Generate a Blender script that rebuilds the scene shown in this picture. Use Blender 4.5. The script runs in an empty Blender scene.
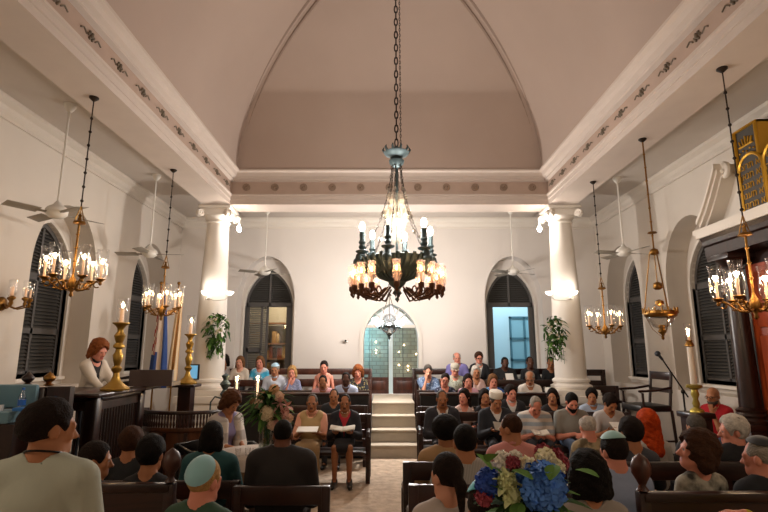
EXPO = 1.38
import bpy, bmesh, math, random
import numpy as np
from mathutils import Vector, Matrix
random.seed(7); np.random.seed(7)
PI = math.pi
SC = bpy.context.scene
COL = SC.collection
R = math.radians

# ------------------------------------------------------------------ camera
F_PX, CAM_H, PITCH = 500.0, 1.75, R(10.87)
cam_data = bpy.data.cameras.new('camera')
cam_data.sensor_width = 36.0
cam_data.lens = F_PX / 768.0 * 36.0
cam = bpy.data.objects.new('camera', cam_data)
COL.objects.link(cam)
cam.location = (0, 0, CAM_H)
cam.rotation_euler = (PI / 2 + PITCH, 0, 0)
SC.camera = cam

def at(px, py, Y):
    """the point seen at a pixel of the photograph, Y metres ahead of the camera"""
    u, v = px - 384.0, py - 256.0
    dy = F_PX * math.cos(PITCH) + v * math.sin(PITCH)
    dz = F_PX * math.sin(PITCH) - v * math.cos(PITCH)
    return Vector((u / dy * Y, Y, CAM_H + dz / dy * Y))

def atz(px, py, z):
    u, v = px - 384.0, py - 256.0
    dy = F_PX * math.cos(PITCH) + v * math.sin(PITCH)
    dz = F_PX * math.sin(PITCH) - v * math.cos(PITCH)
    return at(px, py, (z - CAM_H) / dz * dy)

# ------------------------------------------------------------------ materials
def lin(c):
    if isinstance(c, str):
        c = c.lstrip('#'); c = [int(c[i:i + 2], 16) / 255 for i in (0, 2, 4)]
    return tuple(((x / 12.92) if x <= .04045 else ((x + .055) / 1.055) ** 2.4) for x in c) + (1.0,)

_M = {}
def mat(name, col, rough=.7, metal=0.0, bump=0.0, bscale=60.0, var=0.0, vscale=3.0, kind=None, col2=None, pscale=20.0, spec=None, emit=None, es=1.0, sheen=0.0):
    """one procedural material; kind: None, stripes, plaid, floral, wood, brick, carpet"""
    if name in _M: return _M[name]
    m = bpy.data.materials.new(name); m.use_nodes = True
    nt = m.node_tree; N = nt.nodes; L = nt.links
    b = N['Principled BSDF']
    b.inputs['Roughness'].default_value = rough; b.inputs['Metallic'].default_value = metal
    if spec is not None: b.inputs['Specular IOR Level'].default_value = spec
    if sheen: b.inputs['Sheen Weight'].default_value = sheen
    c = lin(col); b.inputs['Base Color'].default_value = c
    tc = N.new('ShaderNodeTexCoord')
    out = None
    def mix(fac, a, bb):
        mx = N.new('ShaderNodeMix'); mx.data_type = 'RGBA'
        if isinstance(fac, float): mx.inputs['Factor'].default_value = fac
        else: L.new(fac, mx.inputs['Factor'])
        for k, v in (('A', a), ('B', bb)):
            s = [i for i in mx.inputs if i.name == k and i.type == 'RGBA'][0]
            if isinstance(v, tuple): s.default_value = v
            else: L.new(v, s)
        return [o for o in mx.outputs if o.type == 'RGBA'][0]
    def ramp(fac, lo, hi):
        r = N.new('ShaderNodeMapRange'); r.inputs['From Min'].default_value = lo; r.inputs['From Max'].default_value = hi
        L.new(fac, r.inputs['Value']); return r.outputs['Result']
    cur = c
    if kind in ('stripes', 'plaid'):
        w = N.new('ShaderNodeTexWave'); w.wave_type = 'BANDS'; w.bands_direction = 'Z' if kind == 'stripes' else 'X'
        w.inputs['Scale'].default_value = pscale; w.inputs['Distortion'].default_value = .3
        L.new(tc.outputs['Object'], w.inputs['Vector'])
        f = ramp(w.outputs['Fac'], .45, .6)
        cur = mix(f, c, lin(col2))
        if kind == 'plaid':
            w2 = N.new('ShaderNodeTexWave'); w2.bands_direction = 'Z'; w2.inputs['Scale'].default_value = pscale
            L.new(tc.outputs['Object'], w2.inputs['Vector'])
            f2 = N.new('ShaderNodeMath'); f2.operation = 'MULTIPLY'; f2.inputs[1].default_value = .5
            L.new(ramp(w2.outputs['Fac'], .5, .7), f2.inputs[0])
            cur = mix(f2.outputs[0], cur, lin(col2))
    elif kind == 'vstripes':
        w = N.new('ShaderNodeTexWave'); w.bands_direction = 'X'; w.inputs['Scale'].default_value = pscale
        L.new(tc.outputs['Object'], w.inputs['Vector'])
        cur = mix(ramp(w.outputs['Fac'], .45, .6), c, lin(col2))
    elif kind == 'floral':
        v = N.new('ShaderNodeTexVoronoi'); v.inputs['Scale'].default_value = pscale
        L.new(tc.outputs['Object'], v.inputs['Vector'])
        cur = mix(ramp(v.outputs['Distance'], .3, .42), lin(col2), c)
    elif kind == 'wood':
        mp = N.new('ShaderNodeMapping'); mp.inputs['Scale'].default_value = (1, 1, .12) if pscale > 0 else (.12, 1, 1)
        L.new(tc.outputs['Object'], mp.inputs['Vector'])
        n = N.new('ShaderNodeTexNoise'); n.inputs['Scale'].default_value = abs(pscale); n.inputs['Detail'].default_value = 5
        n.inputs['Distortion'].default_value = 1.5
        L.new(mp.outputs[0], n.inputs['Vector'])
        cur = mix(ramp(n.outputs['Fac'], .35, .65), c, lin(col2))
    elif kind == 'brick':
        mp = N.new('ShaderNodeMapping'); mp.inputs['Rotation'].default_value = (PI / 2, 0, 0)
        L.new(tc.outputs['Object'], mp.inputs['Vector'])
        t = N.new('ShaderNodeTexBrick'); t.inputs['Scale'].default_value = pscale
        t.inputs['Color1'].default_value = c; t.inputs['Color2'].default_value = lin(col2); t.inputs['Mortar'].default_value = lin('#6b6358')
        L.new(mp.outputs[0], t.inputs['Vector']); cur = t.outputs['Color']
    elif kind == 'patches':
        n = N.new('ShaderNodeTexNoise'); n.inputs['Scale'].default_value = pscale; n.inputs['Detail'].default_value = 4
        L.new(tc.outputs['Object'], n.inputs['Vector'])
        cur = mix(ramp(n.outputs['Fac'], .44, .58), c, lin(col2))
    if var > 0:
        n = N.new('ShaderNodeTexNoise'); n.inputs['Scale'].default_value = vscale; n.inputs['Detail'].default_value = 6
        L.new(tc.outputs['Object'], n.inputs['Vector'])
        mr = ramp(n.outputs['Fac'], .3, .7)
        h = N.new('ShaderNodeHueSaturation')
        m2 = N.new('ShaderNodeMapRange'); m2.inputs['To Min'].default_value = 1 - var; m2.inputs['To Max'].default_value = 1 + var
        L.new(mr, m2.inputs['Value']); L.new(m2.outputs['Result'], h.inputs['Value'])
        if isinstance(cur, tuple): h.inputs['Color'].default_value = cur
        else: L.new(cur, h.inputs['Color'])
        cur = h.outputs['Color']
    if not isinstance(cur, tuple): L.new(cur, b.inputs['Base Color'])
    if bump > 0:
        n = N.new('ShaderNodeTexNoise'); n.inputs['Scale'].default_value = bscale; n.inputs['Detail'].default_value = 4
        L.new(tc.outputs['Object'], n.inputs['Vector'])
        bp = N.new('ShaderNodeBump'); bp.inputs['Strength'].default_value = bump; bp.inputs['Distance'].default_value = .02
        L.new(n.outputs['Fac'], bp.inputs['Height']); L.new(bp.outputs['Normal'], b.inputs['Normal'])
    if emit:
        b.inputs['Emission Color'].default_value = lin(emit); b.inputs['Emission Strength'].default_value = es
    _M[name] = m
    return m

def glass_mat(name, tint=(1, 1, 1), gloss=.12, rough=.05):
    if name in _M: return _M[name]
    m = bpy.data.materials.new(name); m.use_nodes = True
    nt = m.node_tree; N = nt.nodes; L = nt.links; N.remove(N['Principled BSDF'])
    t = N.new('ShaderNodeBsdfTransparent'); t.inputs['Color'].default_value = (*tint, 1)
    g = N.new('ShaderNodeBsdfGlossy'); g.inputs['Roughness'].default_value = rough
    fr = N.new('ShaderNodeLayerWeight'); fr.inputs['Blend'].default_value = .25
    ad = N.new('ShaderNodeMath'); ad.operation = 'MULTIPLY_ADD'; ad.inputs[1].default_value = .6; ad.inputs[2].default_value = gloss * .5
    L.new(fr.outputs['Facing'], ad.inputs[0])
    mx = N.new('ShaderNodeMixShader'); L.new(ad.outputs[0], mx.inputs[0]); L.new(t.outputs[0], mx.inputs[1]); L.new(g.outputs[0], mx.inputs[2])
    L.new(mx.outputs[0], N['Material Output'].inputs['Surface'])
    _M[name] = m
    return m

def frosted(name, col, fac):
    if name in _M: return _M[name]
    m = bpy.data.materials.new(name); m.use_nodes = True
    nt = m.node_tree; N = nt.nodes; L = nt.links; N.remove(N['Principled BSDF'])
    a = N.new('ShaderNodeBsdfTransparent'); b = N.new('ShaderNodeBsdfTranslucent'); b.inputs['Color'].default_value = lin(col)
    mx = N.new('ShaderNodeMixShader'); mx.inputs[0].default_value = fac
    L.new(a.outputs[0], mx.inputs[1]); L.new(b.outputs[0], mx.inputs[2]); L.new(mx.outputs[0], N['Material Output'].inputs['Surface'])
    _M[name] = m
    return m

# ------------------------------------------------------------------ mesh builder
class MB:
    def __init__(s): s.v = []; s.f = []; s.mi = []
    def add(s, vs, fs, mi=0):
        b = len(s.v); s.v.extend([tuple(x) for x in vs]); s.f.extend([tuple(b + i for i in f) for f in fs]); s.mi.extend([mi] * len(fs)); return s
    def box(s, x0, x1, y0, y1, z0, z1, mi=0, bev=0.0, M=None):
        if bev > 0:
            bm = bmesh.new()
            bmesh.ops.create_cube(bm, size=1.0, matrix=Matrix.Translation(((x0 + x1) / 2, (y0 + y1) / 2, (z0 + z1) / 2)) @ Matrix.Diagonal((x1 - x0, y1 - y0, z1 - z0, 1)))
            bmesh.ops.bevel(bm, geom=bm.edges[:], offset=bev, segments=2, affect='EDGES', profile=.5)
            vs = [v.co.copy() for v in bm.verts]; fs = [[v.index for v in f.verts] for f in bm.faces]; bm.free()
        else:
            vs = [Vector((x, y, z)) for x in (x0, x1) for y in (y0, y1) for z in (z0, z1)]
            fs = [(0, 1, 3, 2), (4, 6, 7, 5), (0, 4, 5, 1), (2, 3, 7, 6), (0, 2, 6, 4), (1, 5, 7, 3)]
        if M is not None: vs = [M @ v for v in vs]
        return s.add(vs, fs, mi)
    def lathe(s, prof, n=20, c=(0, 0, 0), mi=0, sx=1.0, sy=1.0, M=None, a0=0.0, a1=2 * PI):
        """prof: (radius, z) pairs from bottom to top"""
        full = abs(a1 - a0 - 2 * PI) < 1e-6
        k = n if full else n + 1
        vs = []
        for r, z in prof:
            for i in range(k):
                a = a0 + (a1 - a0) * i / n
                vs.append(Vector((c[0] + r * math.cos(a) * sx, c[1] + r * math.sin(a) * sy, c[2] + z)))
        if M is not None: vs = [M @ v for v in vs]
        fs = []
        for j in range(len(prof) - 1):
            for i in range(n):
                i2 = (i + 1) % k
                fs.append((j * k + i, j * k + i2, (j + 1) * k + i2, (j + 1) * k + i))
        if full:
            if prof[0][0] > 1e-5: fs.append(tuple(range(k))[::-1])
            if prof[-1][0] > 1e-5: fs.append(tuple((len(prof) - 1) * k + i for i in range(k)))
        return s.add(vs, fs, mi)
    def tube(s, pts, r, n=8, mi=0, cap=True, flat=1.0):
        pts = [Vector(p) for p in pts]; m = len(pts)
        rs = r if isinstance(r, (list, tuple)) else [r] * m
        vs = []; up = None
        for i, p in enumerate(pts):
            t = (pts[min(i + 1, m - 1)] - pts[max(i - 1, 0)])
            if t.length < 1e-9: t = Vector((0, 0, 1))
            t.normalize()
            if up is None: up = Vector((0, 0, 1)) if abs(t.z) < .9 else Vector((1, 0, 0))
            a = t.cross(up)
            if a.length < 1e-4: a = t.cross(Vector((0, 1, 0)))
            a.normalize(); b = a.cross(t).normalized(); up = b
            for j in range(n):
                q = 2 * PI * j / n
                vs.append(p + a * (rs[i] * math.cos(q)) + b * (rs[i] * math.sin(q) * flat))
        fs = []
        for i in range(m - 1):
            for j in range(n):
                j2 = (j + 1) % n
                fs.append((i * n + j, i * n + j2, (i + 1) * n + j2, (i + 1) * n + j))
        if cap:
            fs.append(tuple(range(n))[::-1]); fs.append(tuple((m - 1) * n + j for j in range(n)))
        return s.add(vs, fs, mi)
    def sphere(s, c, r, n=12, m=8, mi=0, sc=(1, 1, 1)):
        prof = [(max(r * math.sin(PI * i / m), 0 if 0 < i < m else 1e-6), -r * math.cos(PI * i / m)) for i in range(m + 1)]
        M = Matrix.Translation(c) @ Matrix.Diagonal((*sc, 1))
        return s.lathe(prof, n, (0, 0, 0), mi, M=M)
    def prism(s, poly, fn, d0, d1, mi=0):
        """poly: 2D points; fn(a, b, d) -> 3D; extruded between d0 and d1"""
        n = len(poly)
        vs = [fn(a, b, d0) for a, b in poly] + [fn(a, b, d1) for a, b in poly]
        fs = [tuple(range(n)), tuple(range(n, 2 * n))[::-1]] + [(i, (i + 1) % n, n + (i + 1) % n, n + i) for i in range(n)]
        return s.add(vs, fs, mi)
    def holed(s, outer, holes, fn, d0, d1=None, mi=0, mi_reveal=None):
        """a plane at depth d0 with holes; with d1 the holes get reveals reaching to d1"""
        bm = bmesh.new(); es = []
        for loop in [outer] + holes:
            vv = [bm.verts.new((a, b, 0)) for a, b in loop]
            for i in range(len(vv)): es.append(bm.edges.new((vv[i], vv[(i + 1) % len(vv)])))
        bmesh.ops.triangle_fill(bm, use_beauty=True, use_dissolve=False, edges=es)
        bm.verts.index_update()
        vs = [fn(v.co.x, v.co.y, d0) for v in bm.verts]; fs = [[v.index for v in f.verts] for f in bm.faces]
        bm.free(); s.add(vs, fs, mi)
        if d1 is not None:
            for h in holes:
                n = len(h)
                vs = [fn(a, b, d0) for a, b in h] + [fn(a, b, d1) for a, b in h]
                s.add(vs, [(i, (i + 1) % n, n + (i + 1) % n, n + i) for i in range(n)], mi if mi_reveal is None else mi_reveal)
        return s
    def build(s, name, m, parent=None, sharp=35, smooth=True, loc=None):
        me = bpy.data.meshes.new(name); me.from_pydata(s.v, [], s.f)
        ms = m if isinstance(m, (list, tuple)) else [m]
        for x in ms: me.materials.append(x)
        me.polygons.foreach_set('material_index', s.mi)
        bm = bmesh.new(); bm.from_mesh(me); bmesh.ops.recalc_face_normals(bm, faces=bm.faces); bm.to_mesh(me); bm.free()
        if smooth:
            me.shade_smooth()
            me.set_sharp_from_angle(angle=R(sharp))
        me.update()
        o = bpy.data.objects.new(name, me); COL.objects.link(o)
        if parent is not None: o.parent = parent
        if loc is not None: o.location = loc
        return o

def tag(o, label, cat, group=None, kind=None):
    o['label'] = label; o['category'] = cat
    if group: o['group'] = group
    if kind: o['kind'] = kind
    return o
def struct(o, label=None):
    o['kind'] = 'structure'
    if label: o['label'] = label
    return o
def thing(name, label, cat, loc=(0, 0, 0), rz=0.0, group=None):
    e = bpy.data.objects.new(name, None); COL.objects.link(e)
    e.location = loc; e.rotation_euler = (0, 0, rz); e.empty_display_size = .1
    return tag(e, label, cat, group)
def kids(o): return [c for c in COL.objects if c.parent == o]
def copy_tree(o, parent=None):
    c = o.copy(); COL.objects.link(c); c.parent = parent
    for k in kids(o): copy_tree(k, c)
    return c
def lamp(name, loc, power, col=(1, .78, .55), r=.03, parent=None):
    l = bpy.data.lights.new(name, 'POINT'); l.energy = power; l.color = col; l.shadow_soft_size = r
    o = bpy.data.objects.new(name, l); COL.objects.link(o); o.location = loc
    if parent: o.parent = parent
    return o
WARM = (1.0, .72, .46); WHITE = (1.0, .94, .89)
# ================================================================== ROOM
CX = .10; XL, XR = -4.77, 4.97; YB = 11.5; YF = -1.6; ZC = 4.85; ZS = 4.47; HB = 2.95; YC = 9.0 - HB
plaster = mat('wall_plaster', '#d9d2c8', .85, bump=.06, bscale=9, var=.02, vscale=1.3)
plaster_back = mat('back_wall_plaster', '#ddd6cf', .85, bump=.06, bscale=9, var=.02, vscale=1.3)
plaster = mat('aisle_plaster', '#cec5ba', .88, bump=.08, bscale=8, var=.04, vscale=1.1)
white_paint = mat('white_paint', '#ddd6cc', .6, bump=.03, bscale=20)
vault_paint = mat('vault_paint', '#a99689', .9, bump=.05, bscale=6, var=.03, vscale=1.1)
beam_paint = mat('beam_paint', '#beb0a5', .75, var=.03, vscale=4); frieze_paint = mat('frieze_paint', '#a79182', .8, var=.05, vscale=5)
orn_mat = mat('ornament_dark', '#6e6252', .7)
sand = mat('floor_sand', '#b9a48e', .95, bump=.9, bscale=16, var=.22, vscale=9)
shut = mat('shutter_paint', '#454340', .55)
shut_frame = mat('shutter_frame_paint', '#504d4b', .5)
black_m = mat('night', '#0b0b0d', .9)
mahog = mat('mahogany', '#2b130c', .32, kind='wood', col2='#160907', pscale=9)
mahog_x = mat('mahogany_long', '#321810', .32, kind='wood', col2='#1b0b08', pscale=-9)
mahog_mid = mat('mahogany_mid', '#54291a', .38, kind='wood', col2='#351a10', pscale=7)
dark_panel = mat('dark_panel', '#15100f', .45, kind='wood', col2='#0c0908', pscale=8)
brass = mat('brass', '#a8853f', .4, .9)
old_brass = mat('old_brass', '#8a6432', .38, 1.0)
bronze = mat('bronze', '#445254', .5, .45)
white_metal = mat('white_metal', '#d8d4cc', .4)
iron = mat('iron', '#2a2019', .5, .6)
bulb_m = mat('bulb', '#ffffff', .3, emit='#fff4e6', es=40)
flame_m = mat('flame', '#ffd9a0', .5, emit='#ffc982', es=35)
candle_m = mat('candle_wax', '#e9dcc4', .5, emit='#ff9a5a', es=.12)
clear_glass = glass_mat('clear_glass')
pink_glass = frosted('pink_glass', '#e9c3b2', .32)

def arch_loop(c, hw, z0, zs, rise, n=10, pointed=True):
    """loop counter-clockwise: bottom left, bottom right, right spring, arch, left spring"""
    pts = [(c - hw, z0), (c + hw, z0)]
    if pointed:
        # two arcs meeting at the apex
        d = (rise * rise - hw * hw) / (2 * hw); r = hw + d
        a_top = math.atan2(rise, d)
        for i in range(n + 1):
            a = a_top * i / n; pts.append((c - d + r * math.cos(a), zs + r * math.sin(a)))
        for i in range(n - 1, -1, -1):
            a = a_top * i / n; pts.append((c + d - r * math.cos(a), zs + r * math.sin(a)))
    else:
        for i in range(2 * n + 1):
            a = PI * i / (2 * n); pts.append((c + hw * math.cos(a), zs + rise * math.sin(a)))
    return pts
def half_w(z, hw, zs, rise):
    if z <= zs: return hw
    d = (rise * rise - hw * hw) / (2 * hw); r = hw + d
    q = r * r - (z - zs) ** 2
    return max(math.sqrt(q) - d, 0) if q > 0 else 0

f = MB().box(XL - .6, XR + .6, YF, YB + .2, -.1, 0)
struct(f.build('floor', sand), 'pale sand covered floor')

def wall_b(a, b, d): return Vector((a, YB + d, b))
def wall_l(a, b, d): return Vector((XL - d, a, b))
def wall_r(a, b, d): return Vector((XR + d, a, b))

ZT = 5.0
NICHE_D = .36
# ---- niches: (centre, half width, sill, spring, rise), windows inside them
W = {'b1': (wall_b, -2.72, .66, 1.25), 'b2': (wall_b, 2.98, .66, 1.25),
     'l1': (wall_l, 7.42, .76, 1.38), 'l2': (wall_l, 10.15, .74, 1.38), 'l0': (wall_l, 4.6, .66, 1.38),
     'r1': (wall_r, 7.97, .76, 1.24), 'r2': (wall_r, 10.38, .72, 1.24)}
ZSP = 2.82; RISE_N = 1.05; RISE_W = .88; HWW = .565
def niche(k):
    fn, c, hw, sill = W[k]
    return arch_loop(c, hw, sill - .12, ZSP + .1, RISE_N - .02, pointed=False)
DC, DHW, DZ0 = .155, .62, .83
door_hole = arch_loop(DC, DHW, DZ0, 2.02, .82)
MBk = MB().holed([(XL - .5, -.05), (XR + .5, -.05), (XR + .5, ZT), (XL - .5, ZT)], [niche('b1'), niche('b2')], wall_b, 0, NICHE_D)
# door hole gets its own reveal: rebuilt as one wall
MBk = MB().holed([(XL - .5, -.05), (XR + .5, -.05), (XR + .5, ZT), (XL - .5, ZT)], [niche('b1'), niche('b2'), door_hole], wall_b, 0, NICHE_D)
struct(MBk.build('wall_back', plaster_back, sharp=30), 'white plastered back wall with two window niches and a pointed door')
struct(MB().holed([(YF, -.05), (YB + .1, -.05), (YB + .1, ZT), (YF, ZT)], [niche('l0'), niche('l1'), niche('l2')], wall_l, 0, NICHE_D).build('wall_left', plaster, sharp=30), 'left plastered wall with arched niches')
struct(MB().holed([(YF, -.05), (YB + .1, -.05), (YB + .1, ZT), (YF, ZT)], [niche('r1'), niche('r2')], wall_r, 0, NICHE_D).build('wall_right', plaster, sharp=30), 'right plastered wall with arched niches')
struct(MB().box(XL - .6, XR + .6, YF - .1, YF, 0, ZT).build('wall_front', plaster), 'plain wall behind the photographer')

# ---- niche back walls with pointed window openings, trims and shutters
def window(k, n, style):
    fn, c, hw, sill = W[k]
    hwW = HWW if k[0] == 'b' else hw - .13
    loop = arch_loop(c, hwW, sill, ZSP, RISE_W)
    root = bpy.data.objects.new('window_%d' % n, None); COL.objects.link(root); struct(root)
    outer = [(c - hw - .05, sill - .2), (c + hw + .05, sill - .2), (c + hw + .05, 4.1), (c - hw - .05, 4.1)]
    MB().holed(outer, [loop], fn, NICHE_D, NICHE_D + .12).build('niche_back', plaster_back if k[0] == 'b' else plaster, root)
    # moulded trim round the opening
    inn = arch_loop(c, hwW, sill, ZSP, RISE_W, 12); out = arch_loop(c, hwW + .045, sill - .0, ZSP, RISE_W + .06, 12)
    m = MB(); k2 = len(inn)
    vs = [fn(a, b, NICHE_D) for a, b in out] + [fn(a, b, NICHE_D - .035) for a, b in out] + [fn(a, b, NICHE_D - .035) for a, b in inn] + [fn(a, b, NICHE_D + .06) for a, b in inn]
    fs = [(j * k2 + i, j * k2 + i + 1, (j + 1) * k2 + i + 1, (j + 1) * k2 + i) for j in range(3) for i in range(1, k2 - 1)] + [(j * k2 + k2 - 1, j * k2, (j + 1) * k2, (j + 1) * k2 + k2 - 1) for j in range(3)]
    m.add(vs, fs); m.build('window_trim', white_paint, root, sharp=50)
    m = MB(); m.prism([(c - hwW - .08, sill - .05), (c + hwW + .08, sill - .05), (c + hwW + .08, sill), (c - hwW - .08, sill)], fn, NICHE_D - .08, NICHE_D + .1)
    m.build('window_sill', white_paint, root)
    D0 = NICHE_D + .05; D1 = NICHE_D + .10
    fr = MB()
    def bar(a0, a1, b0, b1, d0=D0, d1=D1): fr.prism([(a0, b0), (a1, b0), (a1, b1), (a0, b1)], fn, d0, d1)
    # frame following the arch
    i2 = arch_loop(c, hwW - .055, sill + .06, ZSP, RISE_W - .08, 12)
    for d in (D0, D1):
        fr.add([fn(a, b, d) for a, b in inn] + [fn(a, b, d) for a, b in i2], [(i, (i + 1) % k2, k2 + (i + 1) % k2, k2 + i) for i in range(k2)])
    fr.add([fn(a, b, D0) for a, b in i2] + [fn(a, b, D1) for a, b in i2], [(i, (i + 1) % k2, k2 + (i + 1) % k2, k2 + i) for i in range(k2)])
    bar(c - hwW + .02, c + hwW - .02, ZSP - .02, ZSP + .08)             # transom
    bar(c - .022, c + .022, sill if style == 'closed' else ZSP, ZSP + RISE_W - .1)
    if style == 'closed':
        zm = sill + (ZSP - sill) * .47
        bar(c - hwW + .03, c + hwW - .03, zm - .04, zm + .04)
        bar(c - hwW + .03, c + hwW - .03, sill, sill + .1)
    fr.build('window_frame', shut_frame, root, sharp=50)
    # louvre panels
    def louvres(name, a0f, a1f, z0, z1):
        lv = MB(); z = z0
        while z < z1:
            h = half_w(z + .03, hwW - .05, ZSP, RISE_W - .08)
            a0 = max(a0f, c - h); a1 = min(a1f, c + h)
            if a1 - a0 > .04:
                vs = [fn(a0, z, D0 + .005), fn(a1, z, D0 + .005), fn(a1, z + .042, D1 + .0), fn(a0, z + .042, D1 + .0),
                      fn(a0, z - .008, D0 + .008), fn(a1, z - .008, D0 + .008), fn(a1, z + .034, D1 + .003), fn(a0, z + .034, D1 + .003)]
                lv.add(vs, [(0, 1, 2, 3), (4, 7, 6, 5), (0, 4, 5, 1), (3, 2, 6, 7)])
            z += .052
        if lv.v: lv.build(name, shut, root, smooth=False)
    louvres('louvre_panel', c - hwW, c - .022, ZSP + .09, ZSP + RISE_W - .05)
    louvres('louvre_panel', c + .022, c + hwW, ZSP + .09, ZSP + RISE_W - .05)
    if style == 'closed':
        for a0, a1 in ((c - hwW + .05, c - .025), (c + .025, c + hwW - .05)):
            louvres('louvre_panel', a0, a1, sill + .11, zm - .05)
            louvres('louvre_panel', a0, a1, zm + .05, ZSP - .03)
    if style != 'closed':
        bb = [(a, b) for a, b in arch_loop(c, hwW - .03, ZSP, ZSP, RISE_W - .04, 10)]
        MB().prism(bb, fn, NICHE_D + .105, NICHE_D + .118).build('louvre_light_block', shut, root)  # added board that stops light from behind reaching the upper louvres
    if style == 'left_half':       # back left window: one louvred leaf shut, the rest open
        st = MB()
        for a in (c - hwW + .05, c - .20, c - .07):
            st.prism([(a, sill), (a + .05, sill), (a + .05, ZSP), (a, ZSP)], fn, D0, D1)
        st.prism([(c - hwW + .05, sill + .5), (c - .17, sill + .5), (c - .17, sill + .6), (c - hwW + .05, sill + .6)], fn, D0, D1)
        st.build('leaf_frame', shut_frame, root, sharp=50)
        louvres('louvre_panel', c - hwW + .1, c - .2, sill + .05, sill + .5)
        louvres('louvre_panel', c - hwW + .1, c - .2, sill + .6, ZSP - .03)
        louvres('louvre_panel', c - .15, c - .07, sill + .05, ZSP - .03)
        ra = MB(); ra.prism([(c + hwW - .16, sill), (c + hwW - .05, sill), (c + hwW - .05, ZSP), (c + hwW - .16, ZSP)], fn, D0, D1)
        ra.build('leaf_frame', shut_frame, root)
        g = MB(); g.prism([(c - .03, sill), (c + hwW - .16, sill), (c + hwW - .16, ZSP), (c - .03, ZSP)], fn, D0 + .02, D0 + .026)
        g.build('pane', clear_glass, root)
    if style == 'open':
        st = MB()
        for a, w in ((c - hwW + .05, .12), (c + hwW - .12, .07)):
            st.prism([(a, sill), (a + w, sill), (a + w, ZSP), (a, ZSP)], fn, D0, D1)
        st.build('leaf_frame', shut_frame, root)
    if style == 'closed':
        MB().prism([(c - hwW - .1, sill - .1), (c + hwW + .1, sill - .1), (c + hwW + .1, 4), (c - hwW - .1, 4)], fn, NICHE_D + .18, NICHE_D + .2).build('night_backing', black_m, root)
    return root
window('b1', 1, 'left_half'); window('b2', 2, 'open')
for i, k in enumerate(('l1', 'l2', 'r1', 'r2', 'l0')): window(k, 3 + i, 'closed')

# ---- what lies beyond the back windows and the door
tanw = mat('back_room_wall', '#8f8c7e', .8); shelfw = mat('back_shelf', '#6b4526', .6)
br = MB().box(-4.6, -1.2, 14.2, 14.3, .2, 4.6).box(-4.6, -4.5, 11.9, 14.2, .2, 4.6).box(-1.3, -1.2, 11.9, 14.2, .2, 4.6).box(-4.6, -1.2, 11.9, 14.3, .1, .2).box(-4.6, -1.2, 11.9, 14.3, 4.6, 4.7)
struct(br.build('room_beyond', tanw), 'small room beyond the back left window')
t = thing('bookcase', 'brown wooden bookcase seen through the back left window', 'bookcase', (-2.95, 13.9, .2))
for x in (-.75, .95): MB().box(x, x + .05, -.2, .25, 0, 2.35).build('side_panel', shelfw, t)
for z in (.5, .95, 1.35, 1.75, 2.3): MB().box(-.7, .95, -.2, .25, z, z + .04).build('shelf', shelfw, t)
cols = ['#7a3b22', '#8a6a3a', '#3b2a20', '#a3885a', '#5c2f1d', '#8c5a2a']
gm = [mat('binding_%d' % i, c, .6) for i, c in enumerate(cols)]
for i, z in enumerate((.54, .99, 1.39, 1.79)):
    x = -.66
    while x < .85:
        w = random.uniform(.05, .12); h = random.uniform(.2, .32)
        if random.random() < .75:
            o = MB().box(0, w, -.1, .1, 0, h, bev=.006).build('book', random.choice(gm), loc=(-2.95 + x, 13.9, .2 + z + .002))
            tag(o, 'book with a dark spine on the shelves beyond the back left window', 'book', 'books beyond the back left window')
        x += w + .012
lamp('back_room_lamp', (-2.6, 12.9, 4.0), 110, (1, .8, .55), .1)
bluew = mat('blue_outer_wall', '#b4cbd2', .8)
ow = MB().box(1.4, 6.6, 14.6, 14.7, -.2, 5.2).box(5.3, 5.4, 12.1, 14.6, -.2, 5.2)
struct(ow.build('wall_outside', bluew), 'pale blue wall of the next building beyond the back right window')
t = bpy.data.objects.new('window_9', None); COL.objects.link(t); struct(t, 'dark framed window of the blue building outside')
wf = MB()
for x in (3.62, 4.02, 4.42): wf.box(x, x + .05, 14.53, 14.6, .9, 2.75)
for z in (.9, 1.5, 2.1, 2.7): wf.box(3.62, 4.47, 14.53, 14.6, z, z + .06)
wf.build('window_frame', mat('teal_frame', '#3d6470', .5), t)
MB().box(3.64, 4.45, 14.57, 14.59, .92, 2.74).build('pane', mat('teal_pane', '#7ea3ae', .2), t)
lamp('yard_fill_light', (3.2, 13.0, 4.6), 150, (.72, .90, 1.0), .3)  # unseen light added outside to brighten the view through the back right window
# courtyard behind the door: brick wall with string lights, blue lit left part
brick = mat('courtyard_brick', '#8d8877', .9, kind='brick', col2='#7b7766', pscale=2.2)
struct(MB().box(-1.15, 1.35, 15.0, 15.1, -.2, 4.4).build('wall_courtyard', brick), 'grey brick courtyard wall seen through the door')
struct(MB().box(-1.15, -1.05, 12.0, 15.0, -.2, 4.4).box(1.3, 1.4, 12.0, 15.0, -.2, 4.4).build('wall_court_side', brick), 'courtyard side walls')
lamp('court_blue_lamp', (-.75, 14.3, 2.2), 40, (.25, .7, 1.0), .1)
lamp('court_lamp', (.35, 13.2, 3.6), 55, (1, .9, .75), .1)
t = thing('string_lights', 'string of small round warm lights hanging on the courtyard brick wall', 'lights', (0, 14.9, 0))
MB().tube([(.1, 0, 3.5), (.12, 0, 1.0)], .006, 5).tube([(.55, 0, 3.5), (.55, 0, 1.0)], .006, 5).tube([(-.42, 0, 3.5), (-.42, 0, 1.0)], .006, 5).build('cord', iron, t)
for px, py in ((399, 352), (416, 354), (399, 365), (408, 366), (408, 370), (391, 371), (391, 387), (399, 387), (408, 384), (376, 342), (376, 350), (376, 353), (404, 345)):
    p = at(px, py, 14.88)
    MB().sphere((p.x, -.03, p.z), .02, 8, 6).build('bulb', mat('string_bulb', '#ffffff', .3, emit='#ffdca0', es=9), t)
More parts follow.
